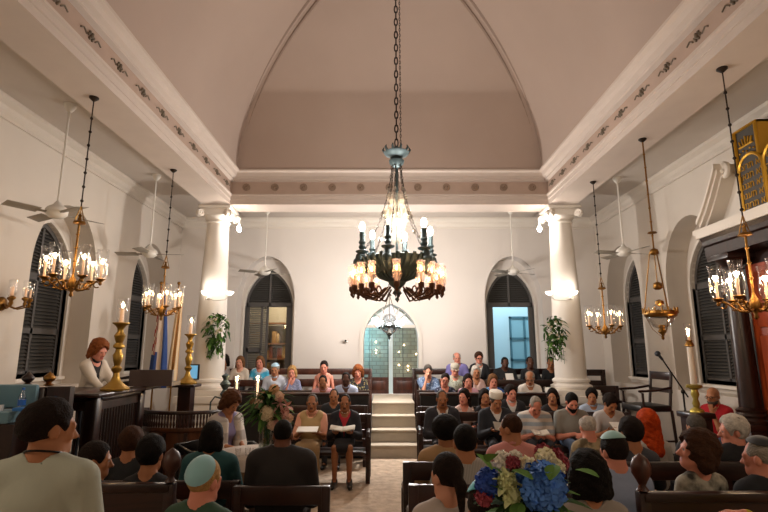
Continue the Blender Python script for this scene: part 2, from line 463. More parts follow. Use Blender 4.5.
# door
t = bpy.data.objects.new('door_1', None); COL.objects.link(t); struct(t, 'pointed arched back door with white post and fanlight')
fn = wall_b; inn = arch_loop(DC, DHW, DZ0, 2.02, .82, 12); out = arch_loop(DC, DHW + .09, DZ0, 2.02, .93, 12); k2 = len(inn)
m = MB(); vs = [fn(a, b, 0) for a, b in out] + [fn(a, b, -.04) for a, b in out] + [fn(a, b, -.04) for a, b in inn] + [fn(a, b, .1) for a, b in inn]
fs = [(j * k2 + i, j * k2 + i + 1, (j + 1) * k2 + i + 1, (j + 1) * k2 + i) for j in range(3) for i in range(1, k2 - 1)] + [(j * k2 + k2 - 1, j * k2, (j + 1) * k2, (j + 1) * k2 + k2 - 1) for j in range(3)]
m.add(vs, fs); m.build('door_trim', white_paint, t, sharp=50)
MB().box(DC - .045, DC + .045, YB + .12, YB + .2, DZ0, 2.36).build('door_post', mat('pale_blue_paint', '#c9dde2', .5), t)
fl = MB().box(DC - .6, DC + .6, YB + .12, YB + .18, 2.3, 2.36)
for a in (-.42, -.2, .2, .42): fl.tube([(DC, YB + .15, 2.33), (DC + a, YB + .15, 2.33 + .44 * math.cos(a * 1.5))], .012, 6)
fl.build('fanlight_bars', white_paint, t)
MB().prism([(DC - .55, 2.36), (DC + .55, 2.36), (DC + .3, 2.62), (DC, 2.82), (DC - .3, 2.62)], fn, .16, .165).build('fanlight_pane', mat('milk_glass', '#cdd6dc', .3), t)
for a0, a1 in ((DC - .6, DC - .05), (DC + .05, DC + .6)):
    g = MB().box(a0, a1, YB + .13, YB + .17, DZ0, DZ0 + .36).box(a0 + .08, a1 - .08, YB + .11, YB + .13, DZ0 + .08, DZ0 + .28, bev=.008)
    g.build('half_gate', mahog_mid, t)

# ---- ceilings, vault, beams
cm = MB()
cm.box(XL - .1, CX - HB - .42, YF, YB + .1, ZC, ZC + .05).box(CX + HB + .42, XR + .1, YF, YB + .1, ZC, ZC + .05)
cm.box(CX - HB - .45, CX + HB + .45, 9.3, YB + .1, ZC, ZC + .05).box(CX - HB - .45, CX + HB + .45, YF, YC - HB - .4, ZC, ZC + .05)
struct(cm.build('ceiling', mat('aisle_ceiling', '#bcb3aa', .88, var=.03, vscale=2)), 'flat plaster ceiling of the aisles')
ZV = 5.10; BV = 2.65; HV = 2.86
vm = MB(); n = 28
for q in range(4):
    vs = []; fs = []
    for j in range(n + 1):
        th = (PI / 2) * j / n; w = HV * math.cos(th); z = ZV + BV * math.sin(th)
        for i in range(17):
            a = -1 + 2 * i / 16
            p = [(a * w, w), (w, -a * w), (-a * w, -w), (-w, a * w)][q]
            vs.append((CX + p[0], YC + p[1], z))
    for j in range(n):
        for i in range(16): fs.append((j * 17 + i, j * 17 + i + 1, (j + 1) * 17 + i + 1, (j + 1) * 17 + i))
    vm.add(vs, fs)
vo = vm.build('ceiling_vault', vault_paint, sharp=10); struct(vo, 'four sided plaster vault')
for sx, sy in ((1, 1), (-1, 1), (1, -1), (-1, -1)):
    rb = MB()
    for off in (-.045, .045):
        pts = []
        for j in range(n + 1):
            th = (PI / 2) * j / n * .97; w = HV * math.cos(th) - .012; z = ZV + BV * math.sin(th) - .012
            pts.append((CX + sx * w + off * sx, YC + sy * w - off * sy, z))
        rb.tube(pts, .028, 6)
    rb.build('vault_rib', mat('rib_paint', '#8d7a6d', .9), vo)
PROF = [(3.50, ZS), (2.99, ZS), (2.99, ZS + .085), (2.975, ZS + .09), (2.975, ZS + .16), (2.95, ZS + .17), (2.95, ZS + .195), (2.99, ZS + .20), (2.99, ZS + .44), (2.93, ZS + .46),
        (2.93, ZS + .49), (2.87, ZS + .52), (2.85, ZS + .58), (2.80, ZS + .60), (2.80, ZS + .635), (2.88, ZS + .65), (3.50, ZS + .65)]
D = HB - 2.95
def beam(name, side):
    m = MB(); A = HB + .55
    if side in 'lr':
        s = -1 if side == 'l' else 1
        fn = lambda a, b, d: Vector((CX + s * a, d, b)); d0, d1 = YC - A, YC + A
    else:
        s = -1 if side == 'f' else 1
        fn = lambda a, b, d: Vector((d, YC + s * a, b)); d0, d1 = CX - A + .51, CX + A - .51
    m.prism(PROF, fn, d0, d1)
    for i in range(len(PROF)):
        if i == 7: m.mi[2 + i] = 1
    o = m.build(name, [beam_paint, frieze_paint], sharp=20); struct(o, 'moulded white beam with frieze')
    om = MB(); k = 11
    for i in range(k):
        d = -2.7 + 5.4 * i / (k - 1) + (YC if side in 'lr' else CX)
        zc = ZS + .335
        if side in 'lr':
            for j in range(6):
                a = 2 * PI * j / 6; om.sphere(fn(2.985, zc + .038 * math.sin(a), d + .042 * math.cos(a)), .017, 6, 4)
            om.sphere(fn(2.98, zc, d), .024, 8, 5)
            for e in (-1, 1):
                om.tube([fn(2.988, zc - .02, d + e * .07), fn(2.985, zc + .02, d + e * .12), fn(2.985, zc - .01, d + e * .17)], .009, 5)
        else:
            om.lathe([(.072, 0), (.072, .02), (.052, .03), (.034, .018), (.0, .045)], 12, M=Matrix.Translation(fn(2.99, zc, d)) @ Matrix.Rotation(R(90) * s, 4, 'X'))
    om.build('frieze_ornament', orn_mat if side in 'lr' else mat('rosette_tan', '#85705f', .8), o, sharp=60)
for nm, sd in (('beam_left', 'l'), ('beam_right', 'r'), ('beam_back', 'b'), ('beam_front', 'f')): beam(nm, sd)

# crown mouldings
crown_paint = mat('crown_paint', '#cac1b6', .7)
CR = [(0, 4.62), (.03, 4.62), (.03, 4.66), (.07, 4.70), (.08, 4.76), (.16, 4.80), (.16, 4.85), (0, 4.85)]
struct(MB().prism(CR, lambda a, b, d: Vector((XL + a, d, b)), YF, YB).build('trim_1', crown_paint, sharp=20), 'crown moulding on the left wall')
struct(MB().prism(CR, lambda a, b, d: Vector((XR - a, d, b)), YF, YB).build('trim_2', crown_paint, sharp=20), 'crown moulding on the right wall')
struct(MB().prism(CR, lambda a, b, d: Vector((d, YB - a, b)), XL, XR).build('trim_3', white_paint, sharp=20), 'crown moulding on the back wall')

# ---- columns
def column(name, x, y, label):
    e = bpy.data.objects.new(name, None); COL.objects.link(e); struct(e, label); e.location = (x, y, 0)
    MB().box(-.40, .40, -.40, .40, 0, .88, bev=.012).box(-.44, .44, -.44, .44, .88, 1.0, bev=.012).build('pedestal', white_paint, e)
    MB().box(-.37, .37, -.37, .37, 1.0, 1.10, bev=.01).lathe([(.34, 1.10), (.36, 1.13), (.36, 1.165), (.31, 1.19), (.30, 1.21), (.325, 1.23), (.325, 1.265), (.285, 1.29), (.285, 1.30)], 32).build('column_base', white_paint, e, sharp=25)
    pr = []
    for i in range(13):
        t = i / 12; pr.append((.275 - .075 * t ** 1.6, 1.30 + (ZS - .33 - 1.30) * t))
    pr += [(.225, ZS - .32), (.225, ZS - .30), (.205, ZS - .29), (.205, ZS - .26)]
    MB().lathe(pr, 32).build('shaft', white_paint, e, sharp=25)
    cp = MB().lathe([(.205, ZS - .26), (.25, ZS - .22), (.26, ZS - .19)], 24)
    cp.box(-.30, .30, -.30, .30, ZS - .06, ZS - .005, bev=.012).box(-.27, .27, -.25, .25, ZS - .19, ZS - .06, bev=.02)
    for sx in (-1, 1):
        for sy in (-1, 1):      # volutes on the corners
            M = Matrix.Translation((sx * .26, sy * .26, ZS - .16)) @ Matrix.Rotation(sx * sy * R(45), 4, 'Z') @ Matrix.Rotation(R(90), 4, 'X')
            cp.lathe([(.0, -.045), (.07, -.045), (.07, -.032), (.05, -.028), (.05, .028), (.07, .032), (.07, .045), (.0, .045)], 16, M=M)
            sp = []
            for i in range(22):
                a = i * .55; rr = .07 - i * .003; sp.append(M @ Vector((rr * math.cos(a), rr * math.sin(a), .048)))
            cp.tube(sp, .012, 5)
    cp.build('capital', white_paint, e, sharp=30)
    return e
COLX = (CX - 3.28, CX + 3.28); COLY = 9.30
column('pillar_1', COLX[0], COLY, 'white ionic column at the left back'); column('pillar_2', COLX[1], COLY, 'white ionic column at the right back')

# ---- tiers, steps
tierm = mat('tier_wood', '#2a1a12', .6)
SX0, SX1 = -.22, .57
TZ = (.10, .25, .45)
def tier(name, x0, x1):
    m = MB().box(x0, x1, 9.0, YB, 0, TZ[0]).box(x0 - (.9 if x0 < 0 else 0), x1 + (.9 if x0 > 0 else 0), 9.76, YB, TZ[0], TZ[1]).box(x0 - (.9 if x0 < 0 else 0), x1 + (.9 if x0 > 0 else 0), 10.45, YB, TZ[1], TZ[2])
    struct(m.build(name, tierm), 'dark wooden tiers under the benches')
for (nm, xs) in (('floor_tier_1', (COLX[0] + .46, SX0 - .09)), ('floor_tier_2', (SX1 + .09, COLX[1] - .46))): tier(nm, *xs)
stone = mat('step_stone', '#b5a895', .8, bump=.1, bscale=20, var=.06, vscale=6)
st = MB()
for i in range(4): st.box(SX0, SX1, 8.9 + .28 * i, 9.85, .205 * i, .205 * (i + 1) - .03).box(SX0, SX1, 8.87 + .28 * i, 9.85, .205 * (i + 1) - .03, .205 * (i + 1), bev=.006)
st.box(SX0 - .0, SX1 + .0, 9.8, YB, .0, .82)
struct(st.build('floor_steps', stone, sharp=25), 'four pale stone steps up to the back door')
# ================================================================== FIXTURES
KC = .4
def chain(m, p0, p1, link=.055, r=.005, w=.014):
    p0 = Vector(p0); p1 = Vector(p1); d = p1 - p0; n = max(2, int(d.length / (link * .8))); d.normalize()
    q = d.to_track_quat('Z', 'Y').to_matrix().to_4x4()
    for i in range(n):
        c = p0.lerp(p1, (i + .5) / n)
        M = Matrix.Translation(c) @ q @ Matrix.Rotation(PI / 2 * (i % 2), 4, 'Z')
        pts = [M @ Vector((w * math.cos(a), 0, link * .5 * math.sin(a))) for a in [2 * PI * j / 8 for j in range(9)]]
        m.tube(pts, r, 5, cap=False)
def hurricane(parent, p, h=.2, r=.045, g=clear_glass, power=1.6, lit=True, candle_h=.11):
    """glass chimney with a candle; p is the bottom centre of the glass in the parent's frame"""
    x, y, z = p
    gl = MB().lathe([(r * .62, 0), (r * 1.02, h * .18), (r, h * .45), (r * .82, h * .75), (r * 1.0, h)], 14, c=p).build('glass_shade', g, parent, sharp=80)
    MB().lathe([(.012, 0), (.012, candle_h)], 8, c=p).build('candle', candle_m, gl)
    if lit: MB().lathe([(.001, 0), (.011, .015), (.008, .035), (.001, .055)], 8, c=(x, y, z + candle_h)).build('flame', flame_m, gl, sharp=80)
    if power: lamp('candle_light', (x, y, z + candle_h + .05), power, WARM, .03, parent)
    return gl

def brass_chandelier(x, y, ztop, zr, n, rad, label, a0=0.0, power=1.6):
    t = thing('brass_chandelier', label, 'chandelier', (x, y, zr), 0, 'brass candle chandeliers hung from the side beams')
    H = ztop - zr
    m = MB().lathe([(.05, 0), (.05, -.012), (.03, -.03), (.012, -.045)][::-1], 14, c=(0, 0, H)); m.build('canopy', iron, t)
    m = MB().tube([(0, 0, H - .04), (0, 0, .80)], .0065, 6)
    k = int((H - .9) / .16)
    for i in range(k): m.sphere((0, 0, .86 + i * (H - .95) / k), .017, 8, 6)
    m.build('hanging_chain', iron, t)
    m = MB().lathe([(.005, .60), (.06, .615), (.055, .635), (.02, .65), (.012, .69), (.02, .70), (.005, .72)], 14)
    for j in range(3):
        a = 2 * PI * j / 3; m.tube([(.05 * math.cos(a), .05 * math.sin(a), .63), (0, 0, .81)], .005, 5)
    m.build('crown', old_brass, t)
    m = MB().tube([(0, 0, .62), (0, 0, -.02)], .011, 8)
    for z in (.5, .36, .22): m.sphere((0, 0, z), .02, 10, 6, sc=(1, 1, .6))
    m.lathe([(.003, -.15), (.02, -.13), (.012, -.10), (.04, -.06), (.055, -.02), (.035, .03), (.016, .06), (.011, .09)], 16)
    m.build('stem', old_brass, t, sharp=60)
    for i in range(n):
        a = a0 + 2 * PI * i / n; c, s = math.cos(a), math.sin(a)
        m = MB(); pts = []
        for j in range(13):
            q = j / 12; pts.append((c * rad * q, s * rad * q, -.02 - .055 * math.sin(q * PI * 1.5) + .0 * q))
        m.tube(pts, .010, 6)
        pts = [(c * (rad * .55 + .035 * math.cos(b)), s * (rad * .55 + .035 * math.cos(b)), -.03 + .035 * math.sin(b)) for b in [i2 * .5 for i2 in range(12)]]
        m.tube(pts, .007, 5)
        pts = [(c * (rad * .88 + .028 * math.cos(b)), s * (rad * .88 + .028 * math.cos(b)), -.015 + .028 * math.sin(b)) for b in [i2 * .5 for i2 in range(12)]]
        m.tube(pts, .007, 5)
        m.lathe([(.004, -.02), (.018, -.005), (.012, .015), (.035, .035), (.05, .045), (.045, .052), (.02, .055)], 12, c=(c * rad, s * rad, .0))
        ar = m.build('arm', old_brass, t, sharp=60)
        hurricane(t, (c * rad, s * rad, .056), .30, .058, power=power * KC, candle_h=.15)
    return t
SLX = COLX[0] + .09; SRX = CX + 3.26
brass_chandelier(-3.155, 5.02, ZS, 2.44, 6, .25, 'brass candle chandelier nearest on the left side, before the big shuttered window', .35)
brass_chandelier(-3.2, 7.22, ZS, 2.34, 6, .235, 'brass candle chandelier hanging beside the flags at the left back', .1)
brass_chandelier(3.30, 4.45, ZS, 2.18, 6, .27, 'brass candle chandelier in front of the red brown wooden ark', .55, 4.5)
brass_chandelier(3.40, 7.76, ZS, 2.10, 4, .24, 'smaller brass chandelier with few candles at the right back', .0, 2.0)

# hanging oil lamp (three rods, brass ring and glass bowl)
t = thing('hanging_oil_lamp', 'brass hanging oil lamp with three rods and glass bowl on the right', 'lamp', (3.36, 6.10, 2.08))
H = ZS - 2.08
MB().lathe([(.012, -.045), (.03, -.03), (.05, -.012), (.05, 0)], 14, c=(0, 0, H)).build('canopy', iron, t)
m = MB().tube([(0, 0, H - .03), (0, 0, .92)], .010, 6)
for i in range(7): m.sphere((0, 0, 1.1 + i * .18), .016, 8, 6)
m.lathe([(.004, 1.12), (.055, 1.13), (.05, 1.145), (.012, 1.16)], 12)
m.build('hanging_rod', old_brass, t)
m = MB().lathe([(.012, .85), (.05, .865), (.055, .89), (.045, .92), (.012, .94)], 14)
for j in range(3):
    a = 2 * PI * j / 3 + .5; m.tube([(.05 * math.cos(a), .05 * math.sin(a), .89), (.17 * math.cos(a), .17 * math.sin(a), .16)], .0065, 6)
m.tube([(0, 0, .9), (0, 0, .52)], .006, 6).lathe([(.01, .52), (.05, .50), (.055, .44), (.03, .42)], 12).lathe([(.012, .22), (.05, .24), (.05, .28), (.012, .30)], 12)
m.build('rods', old_brass, t, sharp=60)
m = MB().lathe([(.15, .08), (.18, .10), (.19, .13), (.18, .16), (.15, .15), (.14, .11), (.15, .08)], 24)
for j in range(16):
    a = 2 * PI * j / 16; m.tube([(.185 * math.cos(a), .185 * math.sin(a), .13), (.19 * math.cos(a), .19 * math.sin(a), .20)], [.014, .006], 5)
m.build('brass_ring', old_brass, t, sharp=60)
MB().lathe([(.02, -.06), (.09, -.03), (.14, .04), (.15, .10), (.10, .18), (.06, .24)], 20).build('glass_bowl', glass_mat('bowl_glass', (.95, .93, .9), .3), t, sharp=80)
m = MB().lathe([(.002, -.19), (.018, -.17), (.012, -.13), (.05, -.09), (.03, -.05), (.045, -.03), (.04, -.01)], 14)
for j in range(3):
    a = 2 * PI * j / 3 + .5; m.tube([(.16 * math.cos(a), .16 * math.sin(a), .09), (.10 * math.cos(a), .10 * math.sin(a), -.06), (.0, .0, -.16)], .004, 5)
m.build('drop_finial', old_brass, t, sharp=60)
MB().sphere((0, 0, .1), .018, 8, 6).build('flame', flame_m, t)
lamp('oil_light', (0, 0, .12), 1.2, WARM, .03, t)

# main bronze chandelier
def big_chandelier():
    x, y = CX + .06, YC
    t = thing('great_chandelier', 'huge dark bronze chandelier with many candle glasses hanging in the middle', 'chandelier', (x, y, 2.35))
    Ht = ZV + BV - 2.35
    m = MB(); chain(m, (0, 0, 2.0), (0, 0, Ht - .02), .12, .009, .022); m.build('hanging_chain', iron, t)
    m = MB(); chain(m, (.055, 0, 2.0), (.045, 0, Ht - .02), .05, .004, .009); m.build('side_chain', iron, t)
    m = MB().lathe([(.02, 1.70), (.05, 1.72), (.09, 1.76), (.10, 1.80), (.07, 1.83), (.09, 1.86), (.15, 1.885), (.165, 1.91), (.12, 1.93), (.06, 1.95), (.02, 2.0)], 18)
    for j in range(10):
        a = 2 * PI * j / 10; m.tube([(.14 * math.cos(a), .14 * math.sin(a), 1.90), (.175 * math.cos(a), .175 * math.sin(a), 1.95), (.16 * math.cos(a), .16 * math.sin(a), 1.98)], [.02, .015, .006], 5)
    m.build('crown', bronze, t, sharp=50)
    m = MB()
    for j in range(6):
        a = 2 * PI * j / 6 + .26; pr = None
        for i in range(13):
            q = i / 12; r = .06 + .36 * (q ** 1.5); z = 1.76 - 1.16 * q - .10 * math.sin(q * PI)
            p = Vector((r * math.cos(a), r * math.sin(a), z))
            if pr is not None: chain(m, pr, p, .05, .004, .010)
            if 0 < i < 12 and i % 3 == 0: MB().sphere(p, .024, 6, 4, sc=(1, 1, 1.4)).build('crystal_drop', glass_mat('crystal', (.97, .95, .9), .6, .02), t, smooth=False)
            pr = p
        m.build('chain', iron, t); m = MB()
    MB().tube([(0, 0, 1.72), (0, 0, .30)], .018, 8).build('stem', bronze, t)
    # glass urn round the stem
    MB().lathe([(.03, .72), (.07, .78), (.10, .90), (.14, 1.05), (.165, 1.14), (.15, 1.19), (.08, 1.22), (.12, 1.30), (.14, 1.33)], 12).build('glass_urn', frosted('urn_glass', '#dcc7a4', .14), t, sharp=20)
    for j in range(12):
        a = 2 * PI * j / 12; MB().sphere((.165 * math.cos(a), .165 * math.sin(a), 1.10), .018, 6, 4, sc=(1, 1, 3)).build('prism', glass_mat('crystal', (.97, .95, .9), .6, .02), t, smooth=False)
    MB().sphere((0, 0, 1.0), .04, 10, 8).build('urn_bulb', mat('urn_bulb', '#ffffff', .3, emit='#ffe2b0', es=6), t)
    lamp('urn_light', (0, 0, 1.0), 1.6, (1, .85, .6), .08, t)
    # bronze dish with leaves
    m = MB().lathe([(.02, .24), (.10, .26), (.20, .31), (.31, .37), (.38, .44), (.42, .50), (.43, .52), (.40, .53), (.25, .50), (.05, .50)], 36)
    for j in range(28):
        a = 2 * PI * j / 28; c, s = math.cos(a), math.sin(a)
        m.tube([(.33 * c, .33 * s, .39), (.42 * c, .42 * s, .47), (.45 * c, .45 * s, .54), (.47 * c, .47 * s, .53)], [.018, .03, .022, .008], 5)
        m.tube([(.10 * c, .10 * s, .25), (.22 * c, .22 * s, .305), (.31 * c, .31 * s, .41)], [.012, .022, .012], 5)
    m.lathe([(.0, -.0), (.03, .02), (.015, .06), (.06, .10), (.03, .15), (.09, .20), (.11, .235), (.06, .26)], 18)
    m.build('dish', bronze, t, sharp=50)
    # upper arms with white bulbs
    for j in range(6):
        a = 2 * PI * j / 6 + .26; c, s = math.cos(a), math.sin(a)
        m = MB().tube([(.33 * c, .33 * s, .40), (.42 * c, .42 * s, .36), (.50 * c, .50 * s, .42), (.47 * c, .47 * s, .54), (.44 * c, .44 * s, .60)], [.03, .04, .05, .045, .02], 8)
        m.sphere((.49 * c, .49 * s, .46), .06, 10, 7)
        m.lathe([(.02, .56), (.075, .585), (.08, .60), (.03, .62), (.045, .65), (.03, .68), (.045, .71), (.028, .74), (.034, .80), (.03, .84)], 12, c=(.44 * c, .44 * s, 0))
        ar = m.build('lamp_arm', bronze, t, sharp=50)
        if j != 4:
            b = MB().lathe([(.014, .84), (.033, .88), (.036, .91), (.024, .945), (.002, .96)], 12, c=(.44 * c, .44 * s, 0)).build('bulb', bulb_m, ar, sharp=80)
            lamp('bulb_light', (.44 * c, .44 * s, .98), 15 * KB, WHITE, .04, t)
    # lower ring of glasses
    for a in [R(q) for q in (-62, -45, -28, -11, 6, 23, 40, 57, 118, 135, 152, 169, 186, 203, 220, 237, 268, 88)]:
        c, s = math.cos(a), math.sin(a); r = .55
        m = MB().tube([(.15 * c, .15 * s, .16), (.30 * c, .30 * s, .03), (.42 * c, .42 * s, .06), (.49 * c, .49 * s, .12), (r * c, r * s, .10)], .012, 6)
        pts = [((.40 + .045 * math.cos(b)) * c, (.40 + .045 * math.cos(b)) * s, .10 + .045 * math.sin(b)) for b in [i * .55 for i in range(11)]]
        m.tube(pts, .010, 5)
        m.lathe([(.004, .05), (.022, .075), (.015, .10), (.035, .125), (.034, .17), (.02, .175)], 10, c=(r * c, r * s, 0))
        m.build('candle_arm', mat('reddish_bronze', '#5a3a28', .45, .6), t, sharp=60)
        hurricane(t, (r * c, r * s, .178), .24, .05, pink_glass, power=.35 * KC, candle_h=.12)
    return t
KB = 1.0
big_chandelier()

# lantern at the back
t = thing('glass_lantern', 'round glass lantern chandelier glowing in front of the back door', 'lamp', (.10, 9.6, 2.10))
H = ZC - 2.10
m = MB(); chain(m, (0, 0, .75), (0, 0, H), .08, .006, .014)
for j in range(4):
    a = 2 * PI * j / 4; m.tube([(0, 0, .75), (.06 * math.cos(a), .06 * math.sin(a), .55), (.19 * math.cos(a), .19 * math.sin(a), .14)], .007, 5)
m.lathe([(.02, .70), (.05, .72), (.02, .76)], 10); m.build('chains', iron, t)
MB().lathe([(.04, -.02), (.12, .02), (.18, .10), (.185, .16), (.16, .24), (.10, .32), (.06, .36)], 20).build('glass_bowl', glass_mat('lantern_glass', (.9, .92, .95), .6, .1), t, sharp=80)
m = MB().lathe([(.19, .11), (.225, .12), (.225, .145), (.19, .15)], 24).lathe([(.002, -.12), (.03, -.09), (.02, -.05), (.06, -.02), (.02, .0)], 12)
for j in range(12):
    a = 2 * PI * j / 12; m.sphere((.22 * math.cos(a), .22 * math.sin(a), .11), .02, 6, 4, sc=(1, 1, 1.6))
m.build('metal_ring', bronze, t, sharp=50)
for j in range(2):
    s = (-1, 1)[j]
    MB().tube([(s * .20, 0, .13), (s * .27, 0, .16), (s * .29, 0, .22)], .010, 6).build('arm', bronze, t)
    MB().sphere((s * .29, 0, .26), .034, 10, 8).build('bulb', bulb_m, t)
    lamp('lantern_light', (s * .29, -.06, .27), 60, WHITE, .04, t)
MB().sphere((0, 0, .15), .04, 10, 8).build('bulb', bulb_m, t)
lamp('lantern_light', (0, 0, .16), 14, WHITE, .05, t)

# ceiling fans
def fan(x, y, zh, rot, label):
    t = thing('ceiling_fan', label, 'ceiling fan', (x, y, zh), R(rot), 'white ceiling fans')
    H = ZC - zh
    MB().lathe([(.03, -.10), (.07, -.04), (.075, 0)], 16, c=(0, 0, H)).build('canopy', white_metal, t)
    MB().tube([(0, 0, .05), (0, 0, H - .05)], .014, 8).build('down_rod', white_metal, t)
    MB().lathe([(.03, -.10), (.08, -.09), (.12, -.05), (.125, .0), (.10, .04), (.05, .07), (.02, .12)], 20).build('motor', white_metal, t, sharp=40)
    for i in range(4):
        a = 2 * PI * i / 4
        M = Matrix.Rotation(a, 4, 'Z') @ Matrix.Translation((0, 0, -.04)) @ Matrix.Rotation(R(12), 4, 'X')
        MB().box(.10, .24, -.02, .02, -.006, .006, M=M).box(.20, .56, -.075, .075, -.004, .004, bev=.0035, M=M).build('blade', mat('fan_blade', '#8f887c', .5), t)
    return t
fan(-4.0, 5.9, 3.45, 60, 'white ceiling fan nearest at the upper left, over the big shuttered window')
fan(-4.05, 8.48, 3.45, 5, 'white ceiling fan farther along the left aisle, above the flags')
fan(-2.58, 10.7, 3.48, 32, 'white ceiling fan before the back left window')
fan(2.80, 10.7, 3.48, 28, 'white ceiling fan before the back right window')
fan(4.22, 8.63, 3.50, 12, 'white ceiling fan over the right aisle, behind the hanging oil lamp')

# bulbs by the capitals and sconces on the columns
def cap_bulb(x, y, z, s, label):
    t = thing('bare_bulb_lamp', label, 'lamp', (x, y, z))
    MB().tube([(0, 0, .20), (0, 0, .06)], .006, 6).lathe([(.016, .04), (.02, .06), (.02, .10), (.01, .12)], 10).tube([(0, 0, .20), (-s * .12, 0, .20)], .008, 6).build('lamp_holder', white_metal, t)
    MB().lathe([(.002, -.07), (.03, -.055), (.042, -.02), (.035, .02), (.016, .05)], 14).build('bulb', bulb_m, t, sharp=80)
    lamp('bulb_light', (s * .02, -.08, -.03), 5.5 * KB2, (1, .90, .80), .05, t)
KB2 = 1.0
cap_bulb(COLX[0] + .42, COLY - .05, 4.06, 1, 'bare white bulb hanging beside the left column capital')
cap_bulb(COLX[1] - .42, COLY - .05, 4.06, -1, 'bare white bulb hanging beside the right column capital')
def sconce(x, y, z, s, label):
    t = thing('column_sconce', label, 'lamp', (x, y, z))
    m = MB().lathe([(.0, 0), (.05, .005), (.05, .012), (.02, .03)], 12, M=Matrix.Translation((0, -.24, 0)) @ Matrix.Rotation(R(90), 4, 'X'))
    m.tube([(0, -.26, 0), (s * .12, -.33, -.06), (s * .32, -.33, -.05), (s * .40, -.33, .04)], .009, 6)
    m.tube([(0, -.26, 0), (-s * .02, -.36, -.04), (-s * .02, -.38, .04)], .009, 6)
    m.build('bracket', white_metal, t)
    for px, py in ((s * .40, -.33), (-s * .02, -.38)):
        MB().lathe([(.015, .03), (.05, .05), (.075, .09), (.07, .10), (.03, .07)], 14, c=(px, py, 0)).build('glass_cup', mat('frost_glass', '#ffffff', .3, emit='#fff1dd', es=2.5), t, sharp=80)
        lamp('sconce_light', (px, py - .02, .15), 1.3 * KB2, (1, .92, .84), .05, t)
sconce(COLX[0], COLY, 2.72, 1, 'two armed white glass lamp on the left column above the greenery')
sconce(COLX[1], COLY, 2.72, -1, 'two armed white glass lamp on the right column above the greenery')

# small wall camera
p = at(346, 341, YB - .06)
t = thing('wall_camera', 'small white camera on the back wall left of the door', 'camera', (p.x, YB - .001, p.z))
MB().lathe([(.0, 0), (.05, 0), (.05, .02), (.02, .03)], 14, M=Matrix.Rotation(R(90), 4, 'X')).tube([(0, -.02, 0), (0, -.07, 0)], .012, 6).build('bracket', white_metal, t)
MB().box(-.035, .035, -.16, -.06, -.03, .03, bev=.01).build('camera_body', white_metal, t)
MB().lathe([(.0, .16), (.022, .16), (.022, .172), (.0, .174)], 14, M=Matrix.Rotation(R(90), 4, 'X')).build('lens', black_m, t)
# wall candle sconces on the left wall
t = thing('wall_candelabrum', 'brass candle bracket on the left wall at the picture edge', 'candle holder', (XL + .01, 6.22, 2.34))
m = MB().lathe([(.0, 0), (.09, .005), (.08, .02), (.03, .03)], 14, M=Matrix.Rotation(R(90), 4, 'Y'))
tops = []
for i, (dx, dy) in enumerate(((.20, -.10), (.26, .04), (.22, .18), (.12, -.02))):
    m.tube([(.02, 0, 0), (dx * .6, dy * .6, -.06), (dx, dy, -.02), (dx, dy, .03)], .011, 6)
    m.lathe([(.004, -.04), (.02, .0), (.012, .03), (.04, .06), (.035, .075), (.015, .09)], 10, c=(dx, dy, .0)); tops.append((dx, dy, .09))
m.build('bracket', old_brass, t, sharp=60)
for p in tops: hurricane(t, p, .2, .042, power=0, lit=False)

# ---- candlesticks
STICK = [(.0, 0), (.145, 0), (.15, .02), (.13, .04), (.10, .06), (.055, .10), (.035, .15), (.03, .19), (.05, .215), (.055, .24), (.03, .27), (.045, .32), (.055, .38), (.035, .42), (.03, .45), (.06, .47), (.06, .49), (.035, .52), (.05, .56), (.06, .60), (.04, .63), (.03, .65), (.035, .68), (.055, .71), (.09, .735), (.09, .745), (.03, .75)]
def candlestick(p, label, sc=1.0, glass=True):
    t = thing('brass_candlestick', label, 'candlestick', p, 0, 'tall brass candlesticks on the reading platform')
    MB().lathe([(r * sc, z * sc) for r, z in STICK], 24).build('stick', brass, t, sharp=40)
    z = .75 * sc
    MB().lathe([(.022, 0), (.02, .16)], 12, c=(0, 0, z)).build('candle', candle_m, t)
    MB().lathe([(.001, 0), (.014, .02), (.010, .045), (.001, .075)], 8, c=(0, 0, z + .16)).build('flame', flame_m, t, sharp=80)
    if glass: MB().lathe([(.045, .0), (.062, .06), (.055, .18), (.062, .27)], 16, c=(0, 0, z)).build('glass_shade', clear_glass, t, sharp=80)
    lamp('candle_light', (0, 0, z + .21), 2.2 * KC, WARM, .03, t)
    return t
